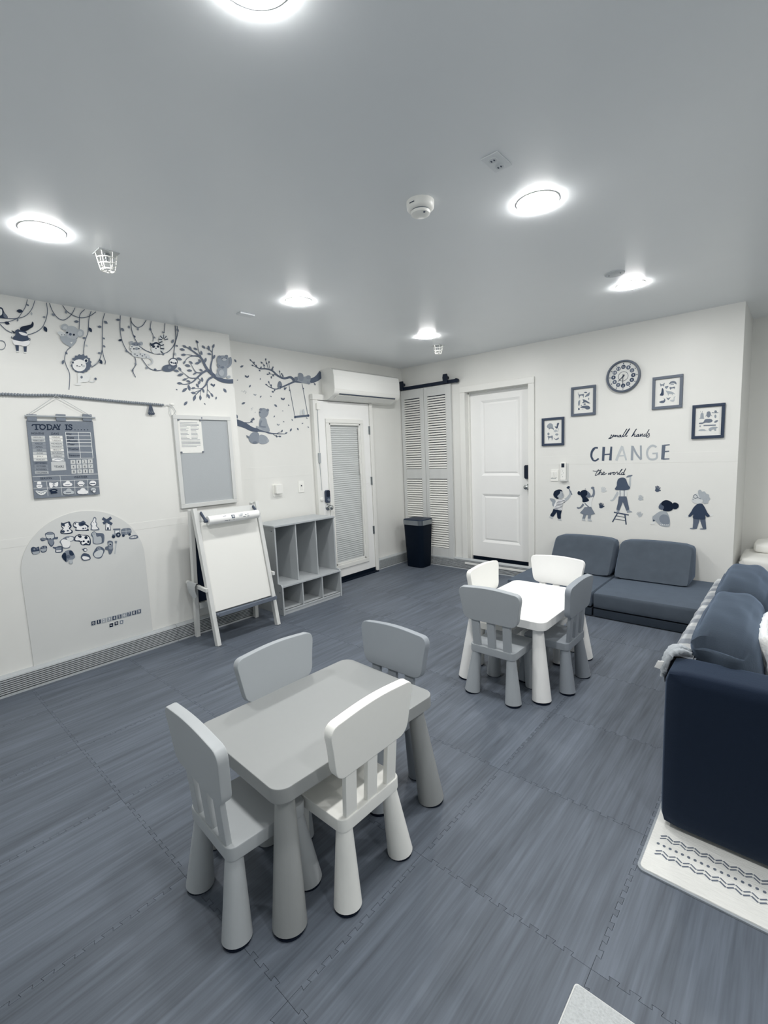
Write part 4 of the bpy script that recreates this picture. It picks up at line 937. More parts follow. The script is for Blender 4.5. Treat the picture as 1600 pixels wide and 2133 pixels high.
d.blob([(178, 480), (200, 460), (235, 468), (262, 458), (272, 500), (265, 530), (210, 545), (185, 520)], 62, 'vegetables').pol([(190, 515), (270, 505), (264, 532), (208, 545)], 150, 'crate').el(215, 485, 12, 10, 120, 'vegetable').el(245, 480, 12, 10, 100, 'vegetable').done()
d = mag('fruit_basket_magnet', 'small fruit basket magnet next to the vegetable crate magnet')
d.blob([(278, 475), (295, 455), (320, 448), (350, 456), (346, 505), (310, 522), (285, 512)], 70, 'outline').blob([(286, 485), (346, 475), (338, 502), (310, 512), (292, 505)], 150, 'basket').el(300, 466, 12, 9, 110, 'fruit').el(328, 462, 12, 9, 130, 'fruit').done()
d = mag('watering_can_magnet', 'small grey watering can magnet below the lamb')
d.blob([(415, 460), (445, 462), (480, 450), (518, 458), (515, 515), (445, 522), (440, 485), (418, 475)], 75, 'outline').pol([(448, 470), (505, 464), (504, 490), (450, 494)], 120, 'can').pol([(450, 498), (505, 494), (504, 510), (452, 514)], 225, 'band').done()
d = mag('turkey_magnet', 'dark rooster magnet at the bottom of the farm magnets')
d.blob([(510, 575), (520, 535), (560, 500), (610, 495), (645, 540), (652, 575), (628, 600), (625, 640), (590, 640), (585, 600), (560, 625)], 120, 'body').blob([(512, 570), (520, 535), (550, 525), (560, 570), (555, 620)], 30, 'wing').blob([(590, 505), (620, 505), (640, 545), (600, 550)], 45, 'head').el(580, 565, 20, 18, 90, 'breast').pol([(585, 600), (630, 595), (622, 640), (592, 642)], 165, 'basket').done()
d = mag('hen_magnet', 'white hen magnet sitting on a nest below the cow')
d.el(760, 492, 24, 20, 75, 'head_outline').el(764, 494, 14, 12, 215, 'head').pol([(725, 482), (745, 480), (742, 496)], 60, 'beak').blob([(715, 572), (740, 530), (790, 535), (815, 560), (815, 595), (745, 608)], 70, 'outline').blob([(728, 572), (750, 560), (800, 572), (805, 590), (748, 598)], 220, 'nest').done()
d = mag('chicken_magnet', 'grey chick magnet left of the bear farmer magnet')
d.blob([(845, 545), (860, 500), (890, 460), (930, 458), (970, 490), (960, 530), (930, 580), (880, 582)], 85, 'outline').blob([(856, 540), (880, 510), (930, 490), (955, 510), (930, 565), (875, 572)], 185, 'body').el(908, 480, 22, 18, 130, 'head').el(900, 476, 4, 4, 25, 'eye').done()
d = mag('farmer_bear_magnet', 'grey bear farmer magnet holding a rake at the right of the board')
d.st([(1098, 400), (1080, 535)], 12, 170, 'rake', n=1).pol([(1080, 395), (1105, 395), (1100, 425), (1082, 420)], 120, 'rake_head').blob([(1000, 405), (1025, 392), (1058, 405), (1058, 450), (1060, 490), (1040, 535), (1018, 535), (1005, 495), (978, 490), (980, 460), (1005, 448)], 95, 'body').el(1030, 430, 22, 20, 150, 'face').el(1032, 434, 10, 7, 25, 'muzzle').el(1035, 470, 22, 20, 130, 'shirt').done()
nums = [(850, 1280, 50), (908, 1265, 40), (963, 1253, 150), (1020, 1237, 140), (1075, 1224, 70), (1130, 1210, 70), (1184, 1195, 140), (1234, 1182, 90), (1288, 1168, 55), (1340, 1155, 90)]
words = 'zero one two three four five six seven eight nine'.split()
for i, (x, y, v) in enumerate(nums):
    d = mag('number_magnet', 'small square number %s magnet in the row near the bottom of the arched board' % words[i], group='number magnets on the arched board')
    q = lambda s: [(x-s, y-s+s*.22), (x+s, y-s-s*.22), (x+s, y+s-s*.22), (x-s, y+s+s*.22)]
    d.pol(q(25), 170, 'border').pol(q(21), v, 'tile'); r = d.done()
    P = lambda a, b: (K4[0]+a*K4[2], K4[1]+b*K4[2])
    text(str(i), 'N', P(x-10, y+17), P(x+10, y+13), P(x-12, y-14), ink(235), r, .0085, 'numeral')
for x, y, v, lab, st_ in ((1042, 1302, 20, 'minus', [[(-10, 0), (10, 0)]]), (1097, 1282, 22, 'equals', [[(-10, -5), (10, -7)], [(-10, 6), (10, 4)]]), (1152, 1268, 120, 'plus', [[(-11, 0), (11, 0)], [(0, -11), (0, 11)]])):
    d = mag('sign_magnet', 'small square %s sign magnet under the number magnets' % lab, group='number magnets on the arched board')
    q = lambda s: [(x-s, y-s+s*.22), (x+s, y-s-s*.22), (x+s, y+s-s*.22), (x-s, y+s+s*.22)]
    d.pol(q(26), 200, 'border').pol(q(20), v, 'tile')
    for a, b in st_: d.st([(x+a[0], y+a[1]), (x+b[0], y+b[1])], 7, 235, 'sign', n=1)
    d.done()

# ------------------------------------------------------------------ jungle mural on the near left wall
K1 = (0, 600, .3125); KB = (0, 590, .15625); K2 = (340, 680, .225)
gv = 'vine stickers of the jungle mural'
def vine(label, K, strokes, leaves, w=None):
    d = Decal('vine_sticker', label, 'wall sticker', 'N', K, gv); w = w or (9.5 if K is KB else 4.8)
    for s in strokes: d.st(s, w, 84, 'vine')
    for x, y, a, L, v in leaves: d.leaf(x, y, a, L, v, 'leaf', .55)
    return d.done()
vine('vine sticker hanging at the far left edge above the dark bird', KB, [[(365, 215), (340, 310), (280, 410), (225, 470), (100, 515), (0, 525), (-90, 500)]], [(265, 370, 5, 90, 40), (95, 530, 20, 75, 30), (370, 290, 40, 45, 110), (235, 490, 95, 45, 110)])
vine('second vine sticker at the far left edge, sweeping up to the ceiling', KB, [[(465, 230), (420, 350), (330, 440), (200, 470), (60, 465), (0, 455), (-80, 420)]], [(420, 405, 80, 48, 165)])
vine('vine sticker on which the dark fox hangs', KB, [[(620, 260), (632, 380), (610, 490), (560, 590), (470, 655), (360, 690)], [(165, 665), (80, 620), (0, 545), (-60, 480)]], [(605, 610, 60, 90, 40), (590, 450, 5, 45, 120)])
vine('short vine sticker looping below the ceiling left of the koala', KB, [[(660, 265), (700, 370), (770, 460), (850, 490), (930, 440), (975, 380), (1000, 325)]], [(710, 420, 35, 55, 120)])
vine('short vine sticker looping below the ceiling above the koala', KB, [[(835, 295), (890, 370), (980, 430), (1080, 460), (1190, 440), (1280, 380)]], [(880, 385, 80, 50, 130)])
vine('vine sticker the koala clings to', KB, [[(1130, 350), (1080, 395), (1060, 450), (1055, 600), (1040, 700), (960, 830), (890, 900), (862, 1000), (880, 1090), (920, 1180), (930, 1260), (920, 1420)]], [(1020, 510, 5, 65, 100), (840, 1050, 110, 65, 100), (885, 930, 45, 45, 90)])
vine('straight vine sticker above the lion', KB, [[(1215, 370), (1185, 480), (1175, 640), (1130, 780), (1115, 900), (1120, 970)]], [(1205, 620, 60, 75, 45), (1125, 730, 10, 55, 110), (1155, 830, 40, 40, 175)])
vine('vine sticker right of the lion with a split end', KB, [[(1400, 400), (1370, 500), (1365, 700), (1362, 880), (1330, 1010), (1280, 1080), (1220, 1120)], [(1362, 880), (1380, 970), (1405, 1040), (1398, 1080)]], [(1410, 520, 35, 65, 105), (1330, 580, 5, 60, 105), (1385, 735, 35, 40, 110), (1390, 840, 40, 45, 110), (1325, 930, 5, 50, 110), (1345, 1045, 60, 75, 40)])
vine('vine sticker curving down behind the leopard', K1, [[(803, 182), (800, 260), (812, 345), (845, 415), (880, 445), (900, 465), (905, 510), (885, 550), (905, 595)]], [(787, 211, 5, 28, 95), (817, 276, 45, 32, 110), (802, 347, 170, 28, 45), (842, 420, 60, 20, 110), (905, 505, 60, 20, 120), (884, 550, 70, 20, 90)])
vine('vine sticker carrying the lemur', K1, [[(872, 195), (878, 280), (912, 360), (965, 412), (1050, 440), (1115, 428), (1160, 380), (1185, 300), (1180, 252)]], [(860, 260, 80, 22, 110), (897, 322, 45, 20, 70), (1090, 440, 80, 20, 100), (1185, 280, 60, 26, 110), (1180, 385, 45, 18, 90)])
vine('small vine sticker loop above the leopard', K1, [[(870, 200), (880, 232), (915, 262), (950, 250), (975, 213)]], [(920, 272, 80, 24, 130)])
vine('thin vine sticker just above the lemur', K1, [[(1008, 220), (1003, 270), (1022, 320), (1020, 355)], [(1100, 235), (1095, 300)]], [(1003, 275, 70, 24, 90), (1031, 330, 60, 18, 120), (1088, 295, 60, 18, 120)], 4)
vine('vine sticker dropping to the sloth', K1, [[(1168, 250), (1172, 330), (1163, 400), (1155, 470)], [(945, 470), (990, 530), (1040, 550), (1085, 545)]], [(1152, 355, 110, 30, 110), (1170, 440, 70, 24, 165), (978, 532, 70, 22, 130), (1035, 542, 10, 22, 90)])
ga = 'animal stickers of the jungle mural'
def animal(name, label, K, pl='N'): return Decal(name, label, 'wall sticker', pl, K, ga, base=.0030, step=.0004)
d = animal('bird_sticker', 'dark bird sticker cut by the left edge of the picture', KB)
d.blob([(-60, 330), (0, 318), (35, 335), (60, 390), (100, 440), (95, 470), (40, 465), (-40, 450)], 45, 'body').blob([(-20, 350), (20, 345), (30, 390), (20, 420), (-20, 430)], 210, 'face').blob([(50, 390), (95, 440), (90, 465), (50, 450)], 100, 'tail').done()
d = animal('ring_sticker', 'round curled tail sticker at the left edge of the picture', KB)
d.st([(0, 765), (50, 775), (74, 825), (50, 872), (0, 882), (-45, 860), (-60, 820), (-45, 780)], 9, 110, 'tail', closed=True).done()
d = animal('fox_sticker', 'dark fox sticker hanging upside down from a vine by its bushy tail', KB)
d.blob([(268, 600), (300, 575), (370, 560), (415, 545), (430, 512), (448, 530), (442, 575), (400, 605), (340, 640), (280, 640)], 22, 'tail').blob([(200, 640), (240, 612), (300, 640), (350, 645), (362, 690), (385, 740), (370, 770), (280, 780), (190, 760), (175, 720), (205, 690)], 62, 'body').pol([(150, 625), (205, 650), (190, 675)], 30, 'ear').blob([(250, 655), (280, 650), (360, 675), (355, 698), (290, 690)], 225, 'collar').blob([(165, 755), (230, 765), (300, 775), (395, 765), (390, 815), (330, 840), (270, 828), (190, 818)], 222, 'belly').st([(150, 710), (165, 730), (185, 720)], 9, 60, 'paw').st([(370, 735), (400, 740), (395, 768)], 9, 60, 'paw').pol([(203, 820), (252, 825), (250, 905), (220, 905)], 58, 'leg').pol([(312, 842), (358, 842), (354, 915), (322, 915)], 58, 'leg').el(236, 910, 20, 8, 205, 'foot').el(336, 922, 20, 8, 205, 'foot').done()
d = animal('koala_sticker', 'pale grey koala sticker with a baby clinging to a vine', KB)
d.blob([(800, 720), (830, 690), (900, 700), (1000, 720), (1020, 770), (960, 840), (920, 840), (840, 790)], 150, 'body').blob([(880, 600), (920, 570), (990, 575), (1040, 620), (1050, 690), (1010, 740), (930, 730), (880, 690)], 162, 'head').el(862, 582, 50, 42, 158, 'ear').el(868, 592, 28, 22, 178, 'inner_ear').el(1070, 665, 52, 52, 158, 'ear').el(1066, 668, 30, 32, 178, 'inner_ear').blob([(765, 655), (800, 642), (860, 655), (875, 690), (850, 705), (800, 700)], 188, 'baby').el(895, 657, 14, 13, 18, 'eye').el(985, 686, 14, 14, 18, 'eye').el(938, 680, 18, 18, 85, 'nose').el(824, 688, 6, 6, 40, 'baby_eye').el(860, 688, 6, 6, 40, 'baby_eye').pol([(935, 790), (970, 780), (955, 808)], 205, 'paw').done()
d = animal('lion_sticker', 'lion cub sticker with a shaggy mane hanging between two vines', K1)
mane = []
for i in range(32):
    a = 2*PI*i/32; r = 1 + (.09 if i % 2 else -.05)*(1 if math.sin(a) < .3 else .5); mane.append((541+66*r*math.cos(a), 505+61*r*math.sin(a)))
d.pol(mane, 92, 'mane').el(529, 515, 46, 40, 212, 'face', .1).el(573, 483, 15, 14, 205, 'ear').el(574, 484, 9, 9, 40, 'inner_ear').el(487, 496, 11, 13, 205, 'ear').el(486, 496, 6, 8, 50, 'inner_ear').el(514, 518, 4, 4.5, 25, 'eye').el(545, 512, 4, 4.5, 25, 'eye').st([(524, 520), (531, 524), (538, 519)], 3, 40, 'mouth').el(558, 520, 9, 7, 180, 'cheek').blob([(520, 566), (560, 570), (598, 570), (600, 600), (585, 625), (540, 630), (538, 648), (500, 646), (505, 634), (518, 632), (520, 600)], 205, 'body').st([(596, 622), (620, 626), (634, 612)], 6, 190, 'tail').el(637, 605, 8, 8, 85, 'tail_tuft').el(544, 594, 8, 9, 110, 'belly_patch').st([(610, 525), (640, 505), (668, 485)], 3, 150, 'arm').done()
d = animal('leopard_sticker', 'pale spotted leopard cub sticker lying on a vine', K1)
d.blob([(880, 425), (930, 430), (985, 440), (1000, 458), (985, 470), (920, 462), (885, 452)], 192, 'body').st([(985, 462), (1012, 475), (1015, 500), (990, 512)], 11, 185, 'tail').el(905, 398, 40, 33, 200, 'head').el(877, 366, 14, 14, 150, 'ear').el(940, 370, 13, 13, 150, 'ear').blob([(875, 372), (905, 360), (938, 372), (925, 385), (890, 384)], 120, 'brow').el(893, 405, 5, 5, 35, 'eye').el(926, 404, 5, 5, 35, 'eye').el(911, 404, 11, 10, 140, 'nose')
for x, y in ((880, 390), (895, 375), (918, 375), (932, 388), (900, 440), (915, 450), (935, 440), (950, 452), (965, 445), (975, 460), (940, 395), (872, 405)): d.el(x, y, 4, 3.4, 85, 'spot')
d.done()
d = animal('lemur_sticker', 'ring-tailed lemur sticker sitting on a vine with its striped tail up', K1)
tail = crom([(1064, 434), (1080, 415), (1082, 385), (1070, 358), (1072, 334), (1088, 322), (1104, 330), (1110, 348)], 4)
d.st(tail[::2]+[tail[-1]], 24, 190, 'tail', 20, n=2)
for i in range(2, len(tail)-1, 3): d.st([tail[i], tail[i+1]], 25, 35, 'tail_band', n=1)
d.blob([(1010, 400), (1060, 395), (1068, 432), (1030, 438), (1015, 425)], 205, 'body').el(1038, 384, 30, 27, 215, 'head').blob([(1000, 362), (1012, 370), (1040, 360), (1068, 372), (1066, 384), (1040, 372), (1008, 388)], 40, 'brow').el(1024, 390, 10, 9, 35, 'eye_patch').el(1054, 390, 9, 8, 35, 'eye_patch').el(1040, 402, 5, 4, 60, 'nose').done()
d = animal('sloth_sticker', 'dark grey sloth sticker hanging from the end of a vine', K1)
d.blob([(1082, 545), (1090, 520), (1120, 510), (1170, 505), (1180, 525), (1150, 552), (1110, 558)], 88, 'body').el(1156, 492, 29, 27, 60, 'head').el(1155, 494, 25, 22, 225, 'face').el(1143, 496, 8, 6, 40, 'eye_patch', .5).el(1170, 500, 8, 6, 40, 'eye_patch', -.5).el(1156, 500, 5, 4, 50, 'nose').el(1130, 530, 12, 10, 120, 'belly').done()
# ---- tree branch with waving bear
d = Decal('tree_branch_sticker', 'leafy grey tree branch sticker reaching left from the wall corner', 'wall sticker', 'N', K2, 'branch stickers')
B = lambda pts, a, b: d.st(pts, a, 92, 'branch', b)
d.st([(648, 507), (600, 508), (540, 496), (490, 470), (455, 440), (415, 405)], 40, 82, 'trunk', 26)
B([(415, 405), (385, 355), (355, 295), (300, 245), (240, 205), (205, 185)], 24, 6); B([(455, 440), (440, 380), (455, 300), (455, 230), (465, 180)], 18, 4); B([(455, 240), (430, 215), (390, 195)], 8, 3)
B([(345, 280), (280, 272), (230, 290), (200, 325)], 12, 4); B([(280, 272), (240, 262), (200, 262)], 7, 3); B([(365, 310), (330, 230), (315, 150)], 8, 3)
B([(415, 405), (370, 425), (320, 470), (270, 515), (210, 535), (150, 530)], 22, 5); B([(370, 425), (310, 425), (275, 380), (255, 340)], 9, 3); B([(310, 478), (250, 475), (200, 440), (150, 400)], 9, 3); B([(235, 475), (200, 490)], 6, 3); B([(240, 528), (240, 560)], 6, 3)
B([(470, 460), (420, 490), (395, 540), (350, 585), (305, 630), (290, 665)], 22, 5); B([(370, 570), (330, 575), (280, 572)], 8, 3); B([(345, 590), (300, 605), (265, 615)], 7, 3); B([(405, 520), (410, 580), (400, 660)], 9, 3); B([(408, 580), (440, 620), (455, 640)], 6, 3); B([(350, 590), (345, 640)], 6, 3); B([(320, 470), (350, 500), (360, 480)], 6, 3)
for x, y, a, L in ((200, 185, 30, 48), (178, 213, 15, 52), (252, 200, 60, 44), (300, 208, 30, 44), (375, 190, 45, 44), (422, 200, 80, 50), (465, 183, 110, 46), (428, 254, 20, 42), (190, 262, 0, 50), (150, 300, 20, 56), (197, 332, 120, 40), (258, 333, 35, 44), (355, 245, 75, 44), (340, 318, 50, 44), (392, 312, 100, 52), (472, 282, 110, 44), (228, 362, 15, 56), (320, 338, 160, 56), (245, 407, 10, 50), (155, 392, 50, 44), (122, 410, 15, 54), (160, 447, -15, 60), (295, 435, 150, 40), (352, 404, 35, 40), (200, 490, 165, 46), (235, 507, 20, 44), (152, 526, 5, 54), (335, 518, 110, 50), (362, 492, 80, 46), (240, 568, 70, 60), (198, 588, 140, 62), (278, 571, 170, 44), (318, 548, 55, 48), (372, 595, 70, 44), (280, 615, 10, 50), (290, 662, 105, 62), (345, 660, 85, 52), (420, 645, 60, 52), (452, 635, 60, 44)):
    d.leaf(x, y, a, L, 98, 'leaf', .44)
d.done()
bt = Decal('butterfly_sticker', 'tiny butterfly sticker at the tip of the leafy branch near the ceiling', 'wall sticker', 'N', K2, 'butterfly stickers')
bt.leaf(312, 140, 60, 30, 70, 'wing', .6).leaf(320, 148, 120, 24, 80, 'wing', .6).done()
bt = Decal('butterfly_sticker', 'tiny butterfly sticker below the waving bear', 'wall sticker', 'N', K2, 'butterfly stickers')
bt.leaf(452, 540, 50, 34, 80, 'wing', .5).leaf(470, 546, 120, 36, 80, 'wing', .5).done()
for x, y, a, L in ((572, 593, 55, 50), (490, 663, 100, 30), (385, 717, 50, 22), (208, 712, 130, 50), (125, 585, 20, 20)):
    q = Decal('falling_leaf_sticker', 'small grey leaf sticker drifting below the leafy branch on the near wall', 'wall sticker', 'N', K2, 'drifting leaf stickers on the near wall'); q.leaf(x, y, a, L, 96, 'leaf', .5).done()
d = Decal('bear_sticker', 'grey bear sticker sitting on the leafy branch and waving a paw', 'wall sticker', 'N', K2, ga, base=.004, step=.0004)
d.blob([(500, 400), (525, 365), (560, 355), (590, 370), (592, 420), (590, 455), (560, 475), (500, 470), (485, 450), (500, 425)], 138, 'body').blob([(498, 330), (500, 290), (530, 270), (590, 275), (610, 310), (605, 345), (570, 365), (520, 360)], 132, 'head').el(520, 282, 16, 14, 115, 'ear').el(585, 275, 16, 12, 115, 'ear').st([(590, 375), (620, 350), (625, 310), (618, 285)], 26, 128, 'arm', 20).st([(505, 345), (515, 372), (545, 375)], 16, 122, 'arm').blob([(590, 460), (618, 455), (622, 475), (595, 480)], 150, 'foot').el(548, 298, 5, 5, 50, 'eye').el(582, 295, 5, 5, 50, 'eye').el(565, 296, 9, 7, 60, 'nose').el(565, 306, 20, 13, 165, 'muzzle').el(552, 378, 14, 10, 105, 'chest').el(540, 430, 24, 30, 158, 'belly').done()
# ------------------------------------------------------------------ stickers on the far left wall
d = Decal('tree_branch_sticker', 'bare twiggy branch sticker stretching left from the air conditioner', 'wall sticker', 'L', K2, 'branch stickers')
d.st([(1470, 430), (1430, 475), (1380, 500), (1300, 505), (1215, 500)], 58, 88, 'trunk', 34)
d.st([(1215, 505), (1180, 470), (1120, 480), (1060, 455), (1010, 410), (950, 392), (890, 390), (850, 355), (805, 305)], 24, 88, 'branch', 5)
d.st([(1215, 510), (1160, 535), (1090, 565), (1040, 580), (985, 560), (950, 535)], 18, 88, 'branch', 4)
for p in ([(890, 390), (830, 362)], [(940, 390), (920, 330)], [(975, 395), (950, 310)], [(1000, 405), (1015, 375)], [(990, 400), (975, 330)], [(1060, 455), (1000, 440), (965, 445)], [(1090, 470), (1075, 415)], [(1100, 475), (1110, 440)], [(1030, 440), (1000, 470)], [(1010, 572), (975, 515)], [(1040, 580), (1020, 605)], [(1120, 555), (1130, 580)], [(1390, 510), (1405, 540)]): d.st(p, 5, 92, 'branch', 3, n=1)
for x, y, a in ((808, 312, 60), (828, 360, 20), (842, 335, 80), (862, 365, 100), (893, 408, 40), (910, 335, 60), (935, 360, 50), (950, 305, 90), (980, 330, 90), (958, 342, 60), (1016, 380, 100), (968, 443, 10), (985, 432, 60), (1002, 472, 80), (1020, 455, 40), (1078, 418, 80), (1098, 440, 60), (1108, 458, 40), (955, 538, 30), (978, 515, 70), (1000, 545, 80), (1015, 605, 40), (1032, 590, 100), (1125, 580, 60), (1135, 572, 120), (1405, 535, 60), (1010, 395, 10), (905, 380, 130)): d.leaf(x, y, a, 24, 86, 'twig_leaf', .55)
d.done()
d = Decal('bear_sticker', 'grey bear sticker lying asleep on the twiggy branch beside the air conditioner', 'wall sticker', 'L', K2, ga, base=.004)
d.blob([(1220, 490), (1250, 460), (1300, 465), (1350, 460), (1365, 490), (1340, 530), (1270, 515)], 140, 'body').blob([(1250, 440), (1275, 430), (1297, 450), (1295, 500), (1262, 500)], 128, 'head').el(1345, 470, 22, 18, 132, 'rump').blob([(1330, 510), (1365, 515), (1355, 535), (1335, 530)], 130, 'foot').el(1230, 485, 18, 20, 112, 'paw').done()
d = Decal('bird_house_sticker', 'dark oval nest sticker on the thin lower twig', 'wall sticker', 'L', K2, ga, base=.004)
d.blob([(1058, 555), (1065, 520), (1078, 505), (1095, 520), (1102, 555), (1085, 580), (1070, 575)], 112, 'nest').el(1088, 560, 9, 9, 70, 'opening').done()
d = Decal('swing_sticker', 'rope swing sticker with two tiny birds hanging from the twiggy branch', 'wall sticker', 'L', K2)
d.st([(1165, 540), (1180, 620), (1218, 825)], 5, 96, 'rope', n=2).st([(1285, 530), (1300, 600), (1338, 815)], 5, 96, 'rope', n=2).st([(1222, 838), (1345, 825)], 19, 84, 'seat', n=1).el(1222, 838, 10, 12, 70, 'seat_end').el(1344, 825, 10, 12, 70, 'seat_end').blob([(1270, 780), (1280, 770), (1288, 790), (1285, 818), (1268, 818)], 190, 'bird').blob([(1292, 775), (1302, 765), (1310, 790), (1312, 815), (1295, 816)], 178, 'bird').el(1172, 590, 6, 8, 90, 'knot').el(1298, 575, 6, 8, 90, 'knot').leaf(1330, 848, 40, 20, 110, 'leaf').done()
d = Decal('tree_branch_sticker', 'thick bare branch sticker coming out of the wall corner under the dancing leaves', 'wall sticker', 'L', K2, 'branch stickers')
d.st([(655, 885), (700, 895), (760, 918), (820, 950), (880, 962)], 66, 84, 'trunk', 32).st([(870, 960), (940, 970), (1000, 990), (1130, 995)], 26, 88, 'branch', 5).st([(750, 890), (800, 890), (840, 860)], 10, 88, 'branch', 4).st([(1050, 992), (1100, 970)], 6, 90, 'branch', 3, n=1).st([(1020, 1000), (1060, 1018), (1095, 1012)], 5, 90, 'branch', 3)
for x, y, a in ((822, 862, 120), (838, 855, 60), (818, 882, 30), (1100, 968, 110), (1138, 987, 160), (1080, 1018, 20), (1050, 1016, 60), (680, 832, 70)): d.leaf(x, y, a, 28 if x > 700 else 46, 88, 'leaf', .5)
d.done()
d = Decal('bear_sticker', 'grey bear sticker sitting upright on the thick bare branch', 'wall sticker', 'L', K2, ga, base=.004)
d.blob([(890, 880), (905, 845), (950, 850), (965, 900), (985, 950), (980, 975), (930, 968), (870, 945), (862, 925), (885, 930)], 140, 'body').blob([(888, 800), (900, 768), (930, 755), (970, 775), (975, 805), (955, 838), (920, 850), (895, 830)], 134, 'head').el(905, 768, 14, 12, 118, 'ear').el(968, 775, 12, 14, 118, 'ear').el(895, 795, 8, 7, 90, 'nose').st([(910, 870), (900, 920), (950, 930)], 14, 120, 'arm').blob([(862, 920), (885, 930), (920, 955), (880, 950)], 150, 'foot').done()
d = Decal('bear_sticker', 'grey bear sticker curled up underneath the thick bare branch', 'wall sticker', 'L', K2, ga, base=.0032)
d.blob([(795, 1020), (830, 980), (880, 985), (890, 1030), (880, 1080), (830, 1085), (798, 1060)], 128, 'body').blob([(890, 1010), (930, 1005), (965, 1030), (970, 1070), (940, 1088), (890, 1080)], 140, 'head').el(968, 1058, 12, 16, 150, 'muzzle').pol([(770, 1005), (800, 1022), (795, 1040), (775, 1025)], 110, 'tail').el(850, 1075, 22, 12, 110, 'paw').done()
for i, (x, y, a, L) in enumerate(((728, 370, 155, 38), (668, 318, 60, 36), (688, 497, 160, 14), (803, 553, 120, 30), (900, 486, 100, 20), (903, 650, 120, 24), (998, 648, 50, 18), (742, 712, 155, 40), (1042, 733, 40, 36), (1162, 730, 45, 20), (1107, 782, 10, 14), (1028, 834, 120, 22), (1195, 866, 50, 20), (1116, 882, 20, 16), (1182, 958, 120, 34), (1247, 950, 60, 28), (1290, 898, 150, 18), (1343, 932, 50, 18))):
    q = Decal('falling_leaf_sticker', 'small grey leaf sticker drifting on the far wall between the branches and the door', 'wall sticker', 'L', K2, 'drifting leaf stickers on the far wall'); q.leaf(x, y, a, L, 100, 'leaf', .5).done()
for x, y, lab in ((776, 465, 'left of the nest twig'), (1108, 672, 'left of the swing'), (850, 634, 'above the upright bear'), (1066, 910, 'right of the upright bear')):
    q = Decal('butterfly_sticker', 'tiny butterfly sticker ' + lab, 'wall sticker', 'L', K2, 'butterfly stickers'); s_ = 1 if x in (776, 1108) else .7
    q.leaf(x-9*s_, y-2, 45, 32*s_, 82 if s_ == 1 else 140, 'wing', .5).leaf(x+9*s_, y, 125, 30*s_, 82 if s_ == 1 else 140, 'wing', .5).done()
q = Decal('sparkle_sticker', 'faint swirl of tiny grey marks above the upright bear', 'wall sticker', 'L', K2)
for x, y in ((730, 598), (745, 605), (755, 598), (768, 608), (762, 618), (818, 760), (828, 755), (822, 772), (852, 795)): q.leaf(x, y, 40+x, 12, 150, 'mark', .5)
q.done()

# ------------------------------------------------------------------ lettering and children on the right wall
K8 = (1110, 730, .28125); KC = (1120, 960, .125); KD = (1310, 980, .11875)
d = Decal('script_lettering', 'black script lettering reading small hands above the word CHANGE', 'wall lettering', 'R', K8)
for p in ([(560, 655), (575, 642), (582, 624), (588, 638), (580, 650), (568, 652), (592, 640), (600, 624), (602, 640), (612, 626), (614, 640), (624, 626), (628, 640), (638, 634)],
          [(650, 626), (638, 630), (636, 640), (646, 638), (652, 625), (652, 640), (662, 636), (685, 600), (697, 582), (690, 590), (672, 622), (668, 638), (680, 632), (706, 592), (718, 578), (712, 590), (692, 622), (690, 638), (702, 630)],
          [(730, 640), (748, 610), (762, 588), (768, 582), (756, 600), (738, 634), (748, 622), (756, 618), (754, 638), (766, 632)],
          [(782, 622), (770, 627), (768, 638), (778, 634), (785, 620), (783, 638), (793, 632), (800, 618), (799, 638), (808, 622), (815, 618), (814, 637), (824, 630)],
          [(838, 618), (826, 624), (826, 636), (836, 632), (850, 606), (862, 584), (846, 612), (840, 636), (852, 628), (860, 612), (864, 630), (854, 642), (840, 640)]):
    d.st(p, 4.6, 38, 'stroke')
d.done()
d = Decal('script_lettering', 'black script lettering reading the world below the word CHANGE', 'wall lettering', 'R', K8)
for p in ([(445, 892), (470, 894), (500, 888)], [(488, 880), (474, 902), (462, 924), (472, 924), (492, 905), (508, 880), (500, 895), (488, 922), (498, 906), (508, 902), (506, 920), (516, 916), (530, 906), (526, 900), (516, 910), (520, 920), (536, 916), (546, 908)],
          [(560, 906), (562, 920), (574, 904), (574, 920), (586, 904), (592, 906), (602, 902), (594, 912), (602, 920), (612, 908), (604, 902), (614, 908), (624, 900), (630, 904), (628, 918), (640, 908), (662, 880), (655, 884), (640, 912), (644, 920), (654, 914)],
          [(672, 902), (658, 908), (658, 920), (670, 914), (688, 874), (678, 896), (670, 920), (684, 914)]):
    d.st(p, 4.6, 38, 'stroke')
d.done()
def letter(L, label, v, strokes):
    d = Decal('letter_sticker', label, 'wall lettering', 'R', K8, 'letters of the word CHANGE')
    for pts, a, b in strokes: d.st(pts, a, v, 'stroke', b)
    d.done()
letter('C', 'dark grey letter C of the word CHANGE', 66, [([(482, 722), (460, 722), (438, 745), (432, 780), (444, 810), (466, 816), (488, 800)], 12, 12), ([(455, 725), (438, 750), (434, 785), (445, 808)], 18, 14)])
letter('H', 'dark grey letter H of the word CHANGE', 78, [([(526, 714), (520, 818)], 20, 18), ([(582, 712), (574, 815)], 14, 20), ([(524, 772), (580, 768)], 10, 10)])
letter('A', 'pale grey letter A of the word CHANGE', 176, [([(662, 708), (640, 760), (618, 816)], 16, 18), ([(662, 710), (680, 770), (692, 814)], 14, 12), ([(632, 782), (684, 778)], 9, 9)])
letter('N', 'grey letter N of the word CHANGE', 142, [([(738, 706), (734, 814)], 17, 18), ([(740, 710), (770, 770), (802, 808)], 14, 14), ([(800, 704), (802, 808)], 13, 14)])
letter('G', 'pale grey letter G of the word CHANGE', 166, [([(915, 716), (885, 704), (855, 728), (846, 765), (860, 800), (890, 808), (918, 795), (918, 762)], 15, 15), ([(886, 764), (926, 760)], 11, 11)])
